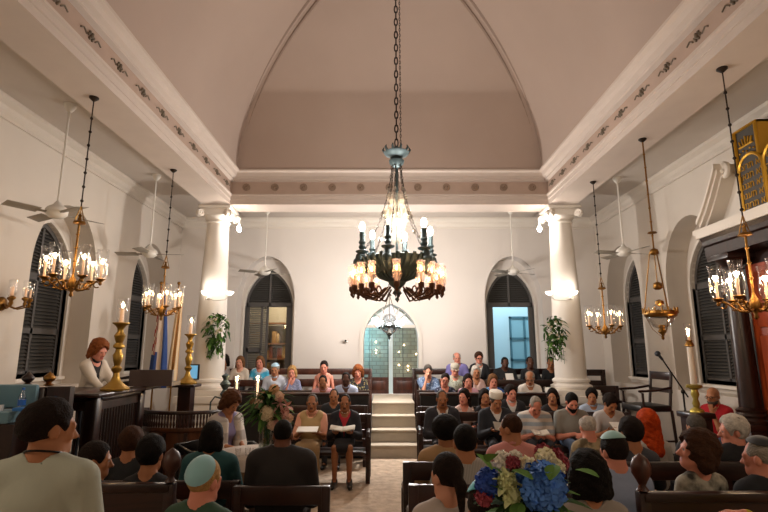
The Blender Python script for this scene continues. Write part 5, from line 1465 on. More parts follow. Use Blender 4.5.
    if kd == 'jacket':
        ins = top.get('inner', '#c9c4bd'); inner = sdf_obj('shirt', shirt(.004, 'none') + neckcut(.01), cloth(ins), root_o, ccoarse)
        vd = top.get('v', .26)
        pr = shirt(.024, 'long') + [cap(nb + u * .03, nb + u * .2, .064, .085, .012, 'sub')]
        a0 = nb + fw * .14 + u * .04
        # V-shaped opening in front
        def vf(P, a0=a0):
            q = P - (nb + u * .05); zz = q @ u; xx = np.abs(q[:, 0]); yy = q @ fw
            wdt = .085 * np.clip((zz + vd) / vd, 0, 1.2); return np.maximum(xx - wdt, np.maximum(.012 - yy, -(zz + vd)))
        pr.append(Prim(vf, nb - u * vd - .16, nb + .2, 'sub', .006))
        sdf_obj('jacket', pr, tm, root_o, ccoarse)
        # lapels / collar roll
        m = MB()
        for s in (-1, 1):
            pts = [nb - u * .0 + V(s * .07, .055, .02), nb + V(s * .082, .0, .012) + u * .005, nb + fw * .075 * w - u * .05 + V(s * .078, 0, 0), nb + fw * .125 * w - u * .13 + V(s * .046, 0, 0), nb + fw * .135 * w - u * (vd - .06) + V(s * .012, 0, 0)]
            m.tube(pts, [.018, .02, .026, .026, .010], 6, flat=.6)
        m.build('lapels', tm, root_o, sharp=80)
        if top.get('tie'):
            MB().tube([nb + fw * .085 - u * .025, nb + fw * .118 * w - u * .06], [.016, .014], 6).tube([nb + fw * .118 * w - u * .06, nb + fw * .128 * w - u * .15, nb + fw * .125 * w - u * .3], [.014, .022, .028], 6, flat=.4).build('tie', cloth(top['tie']), root_o, sharp=80)
        if not clerical:
            cm = MB()
            cm.lathe([(.060, -.02), (.063, .0), (.059, .028), (.055, .03)], 20, M=Matrix.Translation(tuple(nb + u * .032)) @ Matrix.Rotation(ln + .28, 4, 'X'))
            cm.build('shirt_collar', cloth(ins), root_o, sharp=80)
    else:
        dep = {'tee': .02, 'shirt': .05, 'tank': .08, 'blouse': .06, 'dress': .06}[kd]; dep = top.get('v', dep)
        pr = shirt(.008 if kd != 'shirt' else .011, slv)
        if kd == 'tank':
            pr += [cap(Sl[s] + V(s * .03, 0, .05), Sl[s] + V(s * .015, 0, -.08), .038, .038, .012, 'sub') for s in (-1, 1)]
        o = sdf_obj({'tee': 'tee_shirt', 'shirt': 'shirt', 'tank': 'tank_top', 'blouse': 'blouse', 'dress': 'dress_top'}[kd], pr + neckcut(dep, .062 if kd != 'tank' else .075), tm, root_o, ccoarse)
        if kd == 'shirt' or collar:
            cm = MB()
            cm.lathe([(.064, -.012), (.068, .0), (.062, .03), (.057, .032)], 20, M=Matrix.Translation(tuple(nb + u * .034)) @ Matrix.Rotation(ln + .28, 4, 'X'))
            cm.build('shirt_collar', cloth(collar) if collar else tm, root_o, sharp=80)
    if clerical:
        MB().lathe([(.058, -.012), (.060, .014), (.053, .016)], 18, M=Matrix.Translation(tuple(nb + u * .03)) @ Matrix.Rotation(ln * .8, 4, 'X')).build('white_collar', cloth('#d8d4cd'), root_o)
    if top.get('over'):                                     # tunic / vest layer over the shirt
        pr = shirt(.022, 'none') + neckcut(.12, .075) + [cap(Sl[s] + V(s * .045, 0, .04), Sl[s] + V(s * .03, 0, -.14), .045, .05, .012, 'sub') for s in (-1, 1)]
        sdf_obj('vest', pr, cloth(top['over']), root_o, ccoarse)
    bottom = bottom or dict(kind='trousers', c='#23242a'); bm_ = bottom.get('m') or cloth(bottom['c']); pr = []
    vis = bottom.get('vis', Y < 8 and rz == 0)
    bc = ccoarse if vis else .026
    hp_ = [cap(hip - V(0, 0, .02), hip + V(0, 0, .04), .132 * w, .134 * w, .03, sq=(np.eye(3), (1, ya + .02, 1)))]
    for s in (-1, 1):
        hj, kn, an, to = legs[s]
        if bottom['kind'] == 'trousers': pr += [cap(hj, kn, .076 * w, .062 * w, .02), cap(kn, an + V(0, 0, .0), .060 * w, .050 * w, .02)]
        elif bottom['kind'] == 'shorts': pr += [cap(hj, kn, .076 * w, .062 * w, .02)]
        else:
            pr += [cap(hj, kn + V(-s * .02, .02, 0), .078 * w, .066 * w, .06)] 
            if bottom.get('long'): pr += [cap(kn, an + V(0, 0, .12), .07, .075, .08)]
    if bottom['kind'] == 'skirt': pr += [cap((legs[-1][0] + legs[1][0]) / 2, (legs[-1][1] + legs[1][1]) / 2 + V(0, .02, 0), .07 * w, .06 * w, .06, sq=(np.eye(3), (1.5, 1, 1)))]
    pr += hp_
    pr += seatcut
    sdf_obj({'trousers': 'trousers', 'shorts': 'shorts', 'skirt': 'skirt'}[bottom['kind']], pr, bm_, root_o, bc)
    for s in (-1, 1):
        hj, kn, an, to = legs[s]
        sdf_obj('shoe', [cap(an - V(0, -.03, .045), to - V(0, .02, .004), .041, .036, .02), cap(an - V(0, -.03, .02), an + V(0, .01, .0), .042, .040, .02), plane((0, 0, .002), (0, 0, -1))], mat('shoe_' + shoes.strip('#'), shoes, .4), root_o, .014 if vis else .024)
    # ------- hair
    hz = max(fine * .95, .0075)
    face = ell(H(0, -.118, -.030), Hr(.090, .082, .122), HR, .012, 'sub'); ears = [ell(H(s * .085, -.004, -.022), Hr(.028, .030, .042), HR, .01, 'sub') for s in (-1, 1)]
    nape = plane(H(0, .04, -.10), HR @ V(0, -.55, -1)); capb = lambda t: ell(H(0, .016, .034), Hr(.077 + t, .097 + t, .094 + t), HR, .02)
    pr = None; nz = None; hm = hairm(hc); low = lambda z: plane(H(0, 0, z), HR @ V(0, -.25, -1))
    if hair == 'short': pr = [capb(.012), face] + ears + [nape]; nz = (.0025, 90)
    elif hair == 'buzz': pr = [capb(.0035), face, ell(H(0, -.075, .085), Hr(.062, .05, .045), HR, .012, 'sub')] + ears + [nape]
    elif hair == 'thick': pr = [capb(.024), face] + ears + [nape]; nz = (.005, 60)
    elif hair == 'fringe': pr = [capb(.012), face, ell(H(0, -.02, .115), Hr(.075, .105, .075), HR, .012, 'sub')] + ears + [nape]; nz = (.003, 70)
    elif hair == 'receding': pr = [capb(.009), face, ell(H(0, -.09, .08), Hr(.06, .06, .07), HR, .012, 'sub')] + ears + [nape]; nz = (.002, 70)
    elif hair == 'afro': pr = [ell(H(0, .03, .05), Hr(.125, .125, .115), HR, .02), face, low(-.07)]; nz = (.005, 80)
    elif hair == 'curly': pr = [capb(.034), cap(H(-.085, .02, -.02), H(-.085, .03, -.09), .042, .038, .03), cap(H(.085, .02, -.02), H(.085, .03, -.09), .042, .038, .03), ell(H(0, .07, -.05), Hr(.09, .06, .08), HR, .03), face]; nz = (.010, 70)
    elif hair == 'bigcurly': pr = [capb(.05), cap(H(-.10, .02, -.02), H(-.12, .03, -.16), .055, .05, .03), cap(H(.10, .02, -.02), H(.12, .03, -.16), .055, .05, .03), ell(H(0, .08, -.09), Hr(.12, .075, .15), HR, .03), face]; nz = (.012, 62)
    elif hair == 'bob': pr = [capb(.018), cap(H(-.074, .03, -.01), H(-.078, .035, -.10), .030, .028, .02), cap(H(.074, .03, -.01), H(.078, .035, -.10), .030, .028, .02), ell(H(0, .065, -.045), Hr(.08, .05, .085), HR, .02), face]; nz = (.003, 70)
    elif hair == 'long': pr = [capb(.016), cap(H(-.074, .036, -.01), H(-.088, .035, -.22), .030, .028, .02), cap(H(.074, .036, -.01), H(.088, .035, -.22), .030, .028, .02), cap(H(0, .065, -.02), H(0, .085, -.24), .06, .055, .03, sq=(HR, (1.3, .7, 1))), face]; nz = (.0055, 62)
    elif hair in ('pony', 'bun', 'updo', 'puff'):
        pr = [capb(.010), face] + ears + [nape]; nz = (.002, 80)
        if hair == 'pony': pr += [cap(H(0, .105, .03), H(0, .135, -.05), .022, .030, .015), cap(H(0, .135, -.05), H(0, .115, -.22), .030, .012, .02)]
        elif hair == 'bun': pr += [ell(H(0, .105, .055), Hr(.05, .045, .05), HR, .01)]
        elif hair == 'puff': pr += [ell(H(0, .10, .03), Hr(.075, .06, .07), HR, .02)]; nz = (.007, 70)
        else: pr += [ell(H(0, .09, .02), Hr(.068, .05, .075), HR, .02)]; nz = (.004, 70)
    if pr: sdf_obj('hair', pr, hm, root_o, max(hz, .009), (), noise=nz)
    if beard:
        sdf_obj('beard', [ell(H(0, -.034, -.060), Hr(.073, .080, .072), HR, .02), cap(H(0, -.078, -.10), H(0, -.068, -.122), .037, .028, .02), plane(H(0, 0, -.048), HR @ V(0, -.15, 1)), plane(H(0, .012, 0), HR @ V(0, 1, 0))], hairm(beard), root_o, max(hz, .008))
    if kippah:
        ax_ = HR @ unit(V(0, .55, .84)); 
        k0 = kippah if isinstance(kippah, str) else kippah[0]; th = .82 if isinstance(kippah, str) else kippah[1]
        if not isinstance(kippah, str) and len(kippah) > 2: ax_ = HR @ unit(V(*kippah[2]))
        r = {'bald': .004}.get(hair, .017); m = MB(); q = Vector(ax_); t1 = q.orthogonal().normalized(); t2 = q.cross(t1); vs = []; n = 24
        for lay in (0, 1):
            for j in range(8):
                a = th * (j + .0001) / 7
                for i in range(n):
                    b = 2 * PI * i / n; d = q * math.cos(a) + (t1 * math.cos(b) + t2 * math.sin(b)) * math.sin(a)
                    dl = np.array(d) @ HR; rr = 1 / math.sqrt((dl[0] / (.077 + r)) ** 2 + (dl[1] / (.097 + r)) ** 2 + (dl[2] / (.094 + r)) ** 2)
                    vs.append(H(0, .016, .034) + np.array(d) * (rr * hsc + (.004 if lay else -.001)))
        fs = []
        for lay in (0, 1):
            for j in range(7):
                for i in range(n): fs.append((lay * 8 * n + j * n + i, lay * 8 * n + j * n + (i + 1) % n, lay * 8 * n + (j + 1) * n + (i + 1) % n, lay * 8 * n + (j + 1) * n + i))
        for i in range(n): fs.append((7 * n + i, 7 * n + (i + 1) % n, 15 * n + (i + 1) % n, 15 * n + i))
        m.add(vs, fs); m.build('skullcap', mat('cap_' + k0.strip('#'), k0, .6, sheen=.3), root_o, sharp=80)
    if hat == 'kufi':
        M = Matrix([[*(HR[i] * 1.0), hcn[i]] for i in range(3)] + [[0, 0, 0, 1]])
        MB().lathe([(.086, .045), (.098, .05), (.100, .075), (.100, .115), (.09, .135), (.05, .143), (.0001, .145)], 26, M=M @ Matrix.Translation((0, .012, 0)) @ Matrix.Rotation(R(-8), 4, 'X') @ Matrix.Diagonal((.92, 1.1, 1, 1))).build('cap', cloth('#d6cfc2'), root_o, sharp=50)
    if hat and hat.startswith('#'):
        M = Matrix([[*(HR[i] * 1.0), hcn[i]] for i in range(3)] + [[0, 0, 0, 1]])
        MB().lathe([(.090, .04), (.098, .05), (.098, .08), (.085, .115), (.045, .135), (.0001, .138)], 26, M=M @ Matrix.Translation((0, .012, 0)) @ Matrix.Diagonal((.9, 1.1, 1, 1))).tube([M @ Vector((x * .85, y, .05)) for x, y in ((-.07, -.08), (-.06, -.14), (0, -.165), (.06, -.14), (.07, -.08))], .012, 6, flat=.5).build('cap', cloth(hat), root_o, sharp=50)
    if glasses:
        m = MB(); T = lambda x, y, z: H(x, y, z)
        for s in (-1, 1):
            m.tube([T(s * .032 + .022 * math.cos(a), -.112, .0 + .017 * math.sin(a)) for a in [i * PI / 6 for i in range(13)]], .0028, 5, cap=False); m.tube([T(s * .054, -.110, .004), T(s * .082, -.06, .004), T(s * .083, .01, .0)], .0026, 5)
        m.tube([T(-.011, -.113, .004), T(0, -.116, .007), T(.011, -.113, .004)], .0026, 5); m.build('glasses', mat('spectacle_frame', '#15110f', .3), root_o)
    if tallit:
        pr = []
        for s in (-1, 1):
            S, E, Hd, fd, pn = A[s]; pr += [cap(nb - u * .02 + V(s * .08, .02, .0), S + V(s * .03, 0, -.02), .052, .075, .04), cap(S + V(s * .03, 0, -.02), E + V(s * .01, 0, -.05), .075, .085, .04), cap(nb - u * .06 + V(s * .10, -.08, 0), hip + u * .1 + V(s * .12, -.13, 0), .05, .055, .04)]
        pr += [cap(nb + V(-.08, .06, -.02), nb + V(.08, .06, -.02), .045, k=.04), cap(nb + V(0, .05, -.1), hip + V(0, .09, .12), .13, .15, .05, sq=(np.eye(3), (1.25, .55, 1)))] + neckcut(.10, .066) + seatcut
        sdf_obj('prayer_shawl', pr, tallit, root_o, ccoarse, noise=(.003, 45))
    NP[0] += 1
    wm = Matrix.Translation(P0) @ Matrix.Rotation(rz, 4, 'Z')
    root_o['_dl'] = float(L0)
    info = dict(nb=nb, o=root_o, hands={s: wm @ Vector(A[s][2] + A[s][3] * .07) for s in (-1, 1)}, rz=rz, P0=P0)
    if abs(L0 - L) > .03: print('PERSON', label[:40], 'L', round(L0, 3), 'root', np.round(P0, 2))
    return info
def held_book(info, label, cover, name='open_book', cat='book', w=.15, h=.2, tilt=45, up=.045, page='#cfc8bb', dx=0, fwd=.03, flat=False):
    a, b = info['hands'][-1], info['hands'][1]; c = (a + b) / 2
    t = thing(name, label, cat, tuple(c), info['rz'])
    Mt = Matrix.Translation((dx, -fwd, up)) @ Matrix.Rotation(R(tilt - 90 if False else tilt), 4, 'X')
    if not flat:
        for s in (-1, 1):
            Mb = Mt @ Matrix.Rotation(R(-s * 10), 4, 'Y')
            MB().box(min(0, s * w), max(0, s * w), -h / 2, h / 2, -.004, .0, M=Mb).build('cover', mat('cover_' + cover.strip('#'), cover, .6), t)
            MB().box(min(.002 * s, s * (w - .006)), max(.002 * s, s * (w - .006)), -h / 2 + .006, h / 2 - .006, .0, .010, bev=.003, M=Mb).build('pages', mat('page_' + page.strip('#'), page, .8), t)
    else:
        MB().box(-w / 2, w / 2, -h / 2, h / 2, -.003, .003, M=Mt).build('sheets', mat('page_' + page.strip('#'), page, .8), t)
        MB().box(-w / 2 + .01, w / 2 - .012, -h / 2 + .01, h / 2 - .006, .0031, .005, M=Mt).build('top_sheet', mat('page_top', '#d6d2ca', .8), t)
    return t
CAMD = PI          # facing away from the camera
def J(c='#1a1a1e', **k): return dict(kind='jacket', c=c, **k)
def T(c, **k): return dict(kind='tee', c=c, **k)
def S(c, **k): return dict(kind='shirt', c=c, **k)
def B(c, **k): return dict(kind='blouse', c=c, **k)
dk = dict(kind='trousers', c='#22222a'); jeans = dict(kind='trousers', c='#4a5d78'); beigeT = dict(kind='trousers', c='#8a7a62')
# ---- left back tier
g = 'people on the left back tier'
f0, f1, f2 = TZ
person('person in a cream top seated at the left end under the back left window', (240, 362), by=10.90, floor=f2, sex='f', hair='long', hc='lightbrown', skn='fair', top=B('#cdbfae', sleeve='short'), lean=4, roll=4, group=g)
person('person in a white and turquoise top seated under the back left window', (260, 362), by=10.90, floor=f2, sex='f', hair='long', hc='lightbrown', skn='pink', top=dict(kind='blouse', c='#b9c6cc', m=cloth('#c9cdd0', kind='patches', col2='#3aa0c4', pscale=7)), lean=4, group=g)
person('person half hidden beside the left column, seated behind the candelabrum', (224, 361), by=10.95, floor=f2, sex='f', hair='curly', hc='dark', skn='brown', top=B('#b9b2b0'), lean=3, group=g, kid=.95, wide=.72)
person('person in a white shirt and pale blue skullcap on the left tier', (275, 370), by=10.18, floor=f1, hair='short', hc='grey', skn='tan', top=S('#c3c9d6'), kippah=('#a9cfe4', 1.0, (0, -.1, 1)), lean=10, wide=1.08, group=g)
person('person in a grey blue dress with hand on chin on the left tier', (292, 372), by=10.18, floor=f1, sex='f', hair='bob', hc='blond', skn='pink', top=B('#7a7f99', m=cloth('#767c98', kind='floral', col2='#a9aabb', pscale=40)), arms=('chin', 'lap'), nod=8, wide=.85, group=g)
person('person in a peach tank top on the left tier', (324, 367), by=10.18, floor=f1, hair='updo', hc='dark', sex='f', skn='pink', top=dict(kind='tank', c='#d99a86'), lean=8, group=g)
person('person in a mauve plaid shirt looking down, just before the peach tank top', (323, 382), by=9.47, floor=f0, hair='buzz', hc='black', skn='brown', top=S('#9a6873', m=cloth('#99656f', kind='plaid', col2='#c79a9c', pscale=18)), arms='ledge', lean=14, nod=18, group=g)
person('person in a light blue shirt looking down at the left ledge', (346, 379), by=9.47, floor=f0, hair='buzz', hc='black', skn='deep', top=S('#a9b3cc'), arms='ledge', lean=14, nod=16, glasses=True, group=g)
person('person in a dark patterned dress looking down beside the back door', (358, 372), by=10.18, floor=f1, sex='f', hair='curly', hc='ginger', skn='pink', top=B('#1d2128', m=cloth('#16181d', kind='floral', col2='#8a7c50', pscale=30)), nod=12, lean=8, arms='ledge', group=g)
# ---- floor, left, facing the camera
person('person in dark clothes behind the two papers readers, before the black panel', (334, 397), by=8.46, floor=0, seat=.42, hair='buzz', hc='black', skn='brown', top=T('#14161a', sleeve='long'), lean=4, hsc=.9)
bw = person('person in a beige uniform vest with white papers on the lap', (312, 411), by=7.46, floor=0, seat=.40, hair='buzz', hc='greydark', sex='f', skn='brown', top=dict(kind='shirt', c='#c98f75', sleeve='half', over='#a08458'), bottom=dict(kind='skirt', c='#8f7450', long=True), arms='book', lean=2, clerical=True, wide=1.12, show_legs=True)
held_book(bw, 'white papers on the lap of the beige uniform vest', '#2a3450', 'folder_papers', 'papers', w=.28, h=.2, tilt=12, up=.05, flat=True)
rw = person('person in a black jacket over a red top with an open booklet', (345, 408), by=7.46, floor=0, seat=.40, hair='buzz', hc='black', sex='f', skn='brown', top=J('#15131a', inner='#a8202b', v=.36), bottom=dict(kind='skirt', c='#141216'), arms='book', lean=2, clerical=True, wide=1.08, show_legs=True)
held_book(rw, 'open white booklet held before the red top', '#c9bfae', 'booklet', 'booklet', w=.17, h=.15, tilt=14, up=.05)
MB().box(-.006, .006, -.003, .003, -.03, .03).box(-.018, .018, -.003, .003, .0, .012).build('gold_cross', mat('gold_leaf', '#c8962e', .35, .6), rw['o'], loc=(0, -.165, .70))
# ---- right back tier
g = 'people on the right back tier'
person('person in a blue dress covering the face with one hand', (428, 371), by=10.18, floor=f1, sex='f', hair='short', hc='greydark', skn='fair', top=B('#5a6e8c', m=cloth('#566a88', kind='floral', col2='#8fa0b8', pscale=30)), arms=('face', 'ledge'), nod=10, lean=10, wide=1.12, group=g)
person('person in a violet polo shirt high on the right tier', (457, 358), by=10.90, floor=f2, hair='fringe', hc='grey', skn='pink', top=S('#7670a8', sleeve='short'), wide=1.06, roll=-4, lean=3, group=g)
person('person in a black jacket and glasses high on the right tier', (479, 358), by=10.90, floor=f2, hair='thick', hc='brown', skn='pink', glasses=True, top=J('#15161a', inner='#b5b0a8'), lean=4, sex='f', group=g)
person('person in a patterned cap and pale floral shirt looking down', (455, 370), by=10.18, floor=f1, hair='short', hc='white', skn='pink', hat='#a9a191', top=S('#b9bba8', m=cloth('#b5b8a8', kind='floral', col2='#8b917c', pscale=35), sleeve='short'), nod=14, lean=8, group=g)
person('person in a pale pink blouse behind the bright blue leaf dress', (476, 372), by=10.18, floor=f1, sex='f', hair='bob', hc='white', skn='tan', top=B('#d2b0a6'), nod=5, wide=.85, group=g)
person('person in a navy patterned dress and glasses, head tilted', (445, 380), by=9.47, floor=f0, sex='f', hair='updo', hc='dark', skn='pink', glasses=True, top=B('#23283c', m=cloth('#20253a', kind='floral', col2='#7f86a0', pscale=24)), arms='ledge', roll=14, lean=8, group=g)
person('person in a bright pink dress at the front of the right tier', (468, 381), by=9.47, floor=f0, sex='f', hair='long', hc='dark', skn='pink', top=B('#cf9fb0', v=.09), arms='ledge', lean=4, group=g)
person('person in a bright blue leaf patterned dress on the right tier', (493, 381), by=9.47, floor=f0, sex='f', hair='bob', hc='lightbrown', skn='pink', top=B('#1f4f9a', m=cloth('#1d4a95', kind='floral', col2='#79b4dd', pscale=22)), arms='ledge', nod=8, lean=6, wide=1.05, group=g)
p1 = person('person in black holding up a white sheet before the pale blue window', (505, 366), by=10.90, floor=f2, hair='buzz', hc='black', skn='deep', top=T('#101114', sleeve='long'), nod=20, lean=10, wide=1.15, arms='read', group=g)
person('person in black looking ahead, in the middle before the pale blue window', (530, 365), by=10.90, floor=f2, hair='buzz', hc='black', skn='deep', top=T('#14161a', sleeve='long'), lean=5, wide=.92, group=g)
person('person in black with head bowed beside the right column', (551, 366), by=10.90, floor=f2, hair='buzz', hc='black', skn='brown', top=T('#0f1012', sleeve='long'), nod=18, lean=8, wide=.82, yaw=-20, group=g)
wm_ = person('person in a white shirt and glasses bent forward on the right tier', (530, 378), by=9.47, floor=f0, hair='fringe', hc='grey', skn='tan', glasses=True, top=S('#cfc8c0'), nod=20, lean=12, yaw=-20, arms='ledge', group=g)
held_book(p1, 'white sheet held up before the pale blue window', '#c9c6c2', 'song_sheet', 'sheet', w=.16, h=.2, tilt=55, up=.05, flat=True)
# ---- floor rows on the right, facing the camera
g = 'people seated on the floor benches at the right'
person('person in a pale top looking sideways just behind the suit and tie', (464, 397), by=8.29, floor=0, seat=.42, sex='f', hair='long', hc='dark', skn='pink', top=B('#c0a9a0'), yaw=-30, lean=4, wide=.8, group=g)
person('person in a dark long sleeved top between the pale top and white cap', (485, 400), by=8.29, floor=0, seat=.42, sex='f', hair='long', hc='dark', skn='tan', top=B('#16141a', sleeve='long'), lean=6, wide=.8, group=g)
person('person in a dark jacket and pale shirt just behind the white cap', (511, 393), by=8.29, floor=0, seat=.42, hair='thick', hc='dark', skn='pink', top=J('#131318', inner='#b8b2aa'), lean=2, yaw=10, group=g)
person('person in a dark top looking left, just behind the plain grey tee', (553, 402), by=8.29, floor=0, seat=.42, sex='f', hair='long', hc='dark', skn='tan', top=B('#18171b', sleeve='long'), yaw=-25, lean=4, group=g)
person('person in a light blue collared shirt before the right column base', (592, 398), by=8.29, floor=0, seat=.42, hair='thick', hc='black', skn='tan', top=S('#a3b2c8'), yaw=-20, lean=4, group=g)
person('person in a dark grey suit and tie at the aisle end', (442, 399), by=7.33, floor=0, skn='brown', hair='buzz', hc='greydark', top=J('#232329', tie='#3b3b44', inner='#b9b3ab'), bottom=dict(kind='trousers', c='#232329'), wide=1.08, lean=2, group=g)
wc = person('person in a white brimless cap and dark jacket reading a book', (496, 404), by=7.33, floor=0, skn='tan', hair='short', hc='greydark', hat='kufi', top=J('#12141c', inner='#b3aca4', v=.16), nod=20, lean=6, wide=1.1, arms='book', yaw=8, group=g)
held_book(wc, 'dark prayer book held open below the white brimless cap', '#17151a', 'prayer_book', 'book', w=.12, h=.17, tilt=35, page='#8d8578')
st_ = person('person in a grey and white striped tee bent far forward', (536, 413), by=7.33, floor=0, skn='pink', hair='buzz', hc='grey', top=T('#9fa8ae', m=cloth('#97a2ac', kind='stripes', col2='#c7bfb6', pscale=3.2)), nod=38, lean=22, wide=1.12, arms='clasp', group=g)
be = person('person in a plain grey tee and jeans with clasped hands', (572, 405), by=7.33, floor=0, skn='pink', hair='short', hc='black', beard='black', top=T('#7a776f'), bottom=jeans, nod=22, lean=12, wide=1.12, arms='clasp', group=g)
wt = person('person in a white tee bent over a white paper', (611, 412), by=7.33, floor=0, skn='tan', hair='thick', hc='dark', top=T('#b5b1b0'), nod=30, lean=16, arms='book', yaw=10, group=g)
held_book(wt, 'white paper read by the person in the white tee', '#c9c6c2', 'song_sheet', 'sheet', w=.2, h=.24, tilt=25, flat=True)
held_book(st_, 'white booklet resting on the knees below the striped tee', '#cac4ba', 'booklet', 'booklet', w=.11, h=.15, tilt=15, up=.03)
# ---- backs to the camera, right
person('person in a tan jacket facing away, farther of the two pews by the aisle', (446, 433), by=4.12, rz=CAMD, hair='afro', hc='black', skn='brown', top=J('#a5835c'), lean=4, nod=4, yaw=-8, hsc=.95)
person('person in a grey pinstriped shirt facing away, behind the foreground bouquet', (465, 443), by=3.50, rz=CAMD, hair='short', hc='black', skn='tan', top=T('#8b8680', m=cloth('#8a8782', kind='vstripes', col2='#a29e98', pscale=30)), lean=4, nod=4, wide=1.05)
person('person facing away with chin on hand, nearest by the aisle', (447, 476), by=2.76, rz=CAMD + R(4), hair='pony', hc='dark', sex='f', skn='fair', top=B('#b7aba4', v=.02), lean=8, nod=6, yaw=22, arms=('lap', 'chin'))
person('person in a pink shirt turning left, facing away beyond the bouquet', (511, 429), by=4.12, rz=CAMD + R(6), hair='buzz', hc='brown', skn='tan', top=S('#bf7f78', sleeve='short'), lean=8, nod=8, yaw=38, wide=1.0)
person('person in a camouflage patterned shirt facing away, before the white tee', (588, 432), by=5.12, seat=.40, rz=CAMD, hair='fringe', hc='white', skn='pink', top=S('#8b7c5f', m=cloth('#9a8a6a', kind='patches', col2='#5b4f3a', pscale=14)), lean=12, nod=14, wide=.88)
person('person in a pale grey shawl top facing away, just right of the bouquet', (588, 476), by=2.83, rz=CAMD, hair='curly', hc='black', sex='f', skn='tan', top=B('#8e857c', sleeve='half'), lean=4, nod=4)
person('person in a blue shirt and pale turquoise skullcap, facing away', (614, 452), by=3.40, rz=CAMD, hair='short', hc='dark', skn='pink', top=S('#8f9bb5'), kippah=('#7fa9a5', .95, (0, .05, 1)), lean=6, nod=8, yaw=12, arms=('lap', 'chin'))
person('person in a dark grey tee facing away, between turquoise skullcap and bright orange hair', (631, 433), by=4.12, rz=CAMD, hair='thick', hc='dark', skn='tan', top=T('#3b3d45'), lean=4, nod=4, wide=.88)
person('person with bright orange hair in a pale blouse, facing away', (649, 441), by=5.12, seat=.40, rz=CAMD + R(8), hair='long', hc='orange', sex='f', skn='fair', top=B('#9c9a96'), lean=8, nod=4, hsc=1.12)
person('person in a dark tee facing away, half hidden behind the patterned blouse', (697, 437), by=5.12, seat=.40, rz=CAMD, hair='short', hc='greydark', skn='tan', top=T('#3b3a3c'), lean=4)
person('person in a patterned blouse looking left, behind the big dark pew', (697, 451), by=3.24, rz=CAMD + R(10), hair='curly', hc='brown', sex='f', skn='pink', top=B('#9c9688', m=cloth('#a39c8c', kind='patches', col2='#26241f', pscale=8), sleeve='half'), lean=4, nod=-8, yaw=64, hsc=.95, wide=.85)
person('person in a dark jacket and black skullcap in profile before the ark', (733, 431), by=4.12, rz=CAMD + R(8), hair='thick', hc='white', skn='pink', top=J('#17161a'), kippah=('#131318', .75, (0, .6, .8)), lean=4, nod=2, yaw=66)
person('person in a dark suit and black skullcap at the right picture edge', (760, 458), by=3.24, rz=CAMD + R(8), hair='buzz', hc='grey', skn='pink', top=J('#121318'), kippah=('#0f1014', .9, (0, .2, 1)), lean=4, nod=4, wide=.9, yaw=26)
yl = at(752, 508, 2.2)
px_ = 1.95
person('person reaching in with a mustard yellow sleeve at the lower right corner', (860, 470), 2.35, CAMD - R(40), hair='short', hc='dark', sex='f', skn='pink', top=S('#b09a2a'), lean=4, nod=4, arms=('lap', (tuple(rotm(0, 0, -(CAMD - R(40))) @ V(-.42, .16, 1.02)), tuple(rotm(0, 0, -(CAMD - R(40))) @ V(-1, .1, .05)), (0, 0, -1))))
# ---- backs to the camera, left
lw = person('person in a pale green tee and necklace standing nearest at the left', (50, 428), 2.2, CAMD + R(2), stand=True, hair='updo', hc='dark', sex='f', skn='tan', top=T('#a9ad9f', v=.07), bottom=dict(kind='trousers', c='#2b2b30'), nod=6, yaw=-38, lean=3, wide=1.18, hsc=.93, arms='hang')
_n = Vector(lw['nb']); _o = lw['o']
MB().tube([_n + Vector((.074 * math.cos(a), .070 * math.sin(a), .058 + .022 * math.sin(a))) for a in [2 * PI * i / 24 for i in range(25)]], .0045, 5, cap=False).build('necklace', mat('black_metal', '#121212', .4, .5), _o)
person('person in dark clothes in profile between the pale green tee and pew', (95, 469), by=3.47, rz=CAMD - R(4), hair='short', hc='dark', skn='tan', top=T('#2a2b30'), kid=.92, wide=.7, seat=.45, hsc=.9, yaw=-66)
person('person in a black tee facing away, before the slatted platform railing', (131, 447), by=4.20, rz=CAMD, hair='thick', hc='brown', skn='tan', top=T('#16171a'), kid=.88, hsc=.95)
person('person in a black top facing away, right behind the finial pew', (150, 466), by=3.50, rz=CAMD, hair='thick', hc='black', skn='tan', sex='f', top=T('#1b1a1d'), hsc=.95, wide=.85)
person('person in a teal shirt facing away, near the white cloth table', (212, 446), by=4.20, rz=CAMD, hair='bob', hc='black', skn='brown', top=T('#1f4a4d', sleeve='short'), lean=4, sex='f', wide=1.15)
person('person in a dark green shirt and pale blue satin skullcap, facing away', (204, 486), by=2.80, rz=CAMD - R(20), hair='short', hc='blond', skn='pink', top=S('#2e4a38'), kippah=('#86b6bd', 1.0, (-.2, .85, .5)), lean=4, nod=8)
person('broad person in a dark jacket facing away, before the flower vase', (283, 435), by=4.06, rz=CAMD, hair='buzz', hc='black', skn='dark', top=J('#211c1b'), lean=5, nod=6, wide=1.22)
ta = person('person in a lavender top and white striped shawl stooping by the vase', (231, 402), 6.12, R(62), hair='curly', hc='auburn', sex='f', skn='tan', top=B('#8079a0', sleeve='half'), bottom=dict(kind='skirt', c='#8a7659', long=True), tallit=cloth('#cdc4b8', kind='stripes', col2='#a59c94', pscale=1.4), lean=7, nod=34, arms='clasp', hsc=1.02)
person('bent person in a bright turquoise skullcap at the bottom edge', (488, 514), by=1.93, rz=CAMD, hair='short', hc='dark', skn='tan', top=T('#4a4d55'), kippah=('#2fb0c0', 1.0, (0, .1, 1)), lean=20, nod=20, seat=.42, arms='knee')
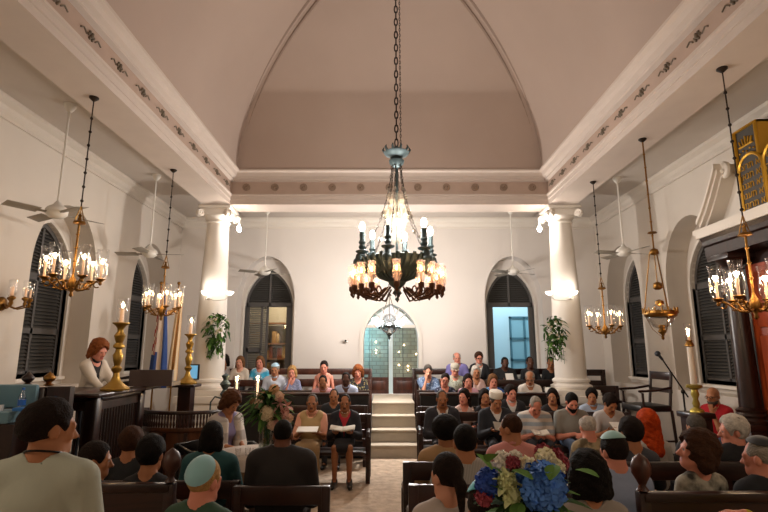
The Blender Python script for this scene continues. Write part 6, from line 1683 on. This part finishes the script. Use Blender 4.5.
# ---- woman at the reading desk, man in red
person('person in a white jacket standing bent over the reading desk', (99, 350), 6.55, R(70), floor=TP, stand=True, hair='curly', hc='ginger', sex='f', skn='pink', top=J('#c9bfb2', inner='#1a1618', v=.3), nod=22, lean=10, arms='stand_desk', hsc=1.03, kid=.93)
person('person in a red polo with hand on chin on the side bench', (713, 396), 7.2, -R(62), floor=0, hair='bald', skn='tan', beard='greydark', glasses=True, top=S('#b01420', sleeve='short'), bottom=dict(kind='trousers', c='#4f6480'), arms=('lap', 'chin'), lean=10, nod=6, shoes='#2a2320')
# armchair near the stooping person
t = thing('black_armchair', 'black armchair with curved arm beside the cloth covered table', 'chair', (float(ta['P0'][0]), float(ta['P0'][1]), 0), R(62))
cm_ = mat('ebony', '#0d0a0a', .3)
MB().box(-.32, .32, -.25, .26, .40, .447, bev=.015).build('seat', cm_, t)
for sx in (-1, 1):
    MB().tube([(sx * .35, -.22, 0), (sx * .35, -.22, .44), (sx * .36, -.20, .64)], .022, 8).build('leg', cm_, t); MB().tube([(sx * .35, .32, 0), (sx * .35, .30, .44), (sx * .35, .36, .72)], .022, 8).build('leg', cm_, t)
    MB().tube([(sx * .36, -.26, .62), (sx * .37, -.15, .66), (sx * .36, .1, .64), (sx * .36, .30, .70)], .024, 8).build('armrest', cm_, t)
MB().box(-.34, .34, .32, .36, .58, .72, bev=.01).build('backrest', cm_, t)
print('PEOPLE', NP[0])
# ================================================================== WORLD, VIEW
# unseen fill lights added behind the camera to brighten the near rows
lamp('rear_fill_light', (-3.1, 1.2, 2.7), 17, (1, .82, .62), .25); lamp('rear_fill_light', (3.2, 1.2, 2.7), 17, (1, .82, .62), .25)
w = bpy.data.worlds.new('world'); SC.world = w; w.use_nodes = True
w.node_tree.nodes['Background'].inputs[0].default_value = (.25, .38, .55, 1); w.node_tree.nodes['Background'].inputs[1].default_value = .15
SC.view_settings.view_transform = 'Standard'; SC.view_settings.look = 'None'; SC.view_settings.gamma = 1.0; SC.view_settings.use_curve_mapping = False
SC.view_settings.exposure = EXPO
SC.cycles.max_bounces = 7; SC.cycles.diffuse_bounces = 5; SC.cycles.transparent_max_bounces = 16
SC.cycles.sample_clamp_indirect = 4.0; SC.cycles.caustics_reflective = False; SC.cycles.caustics_refractive = False
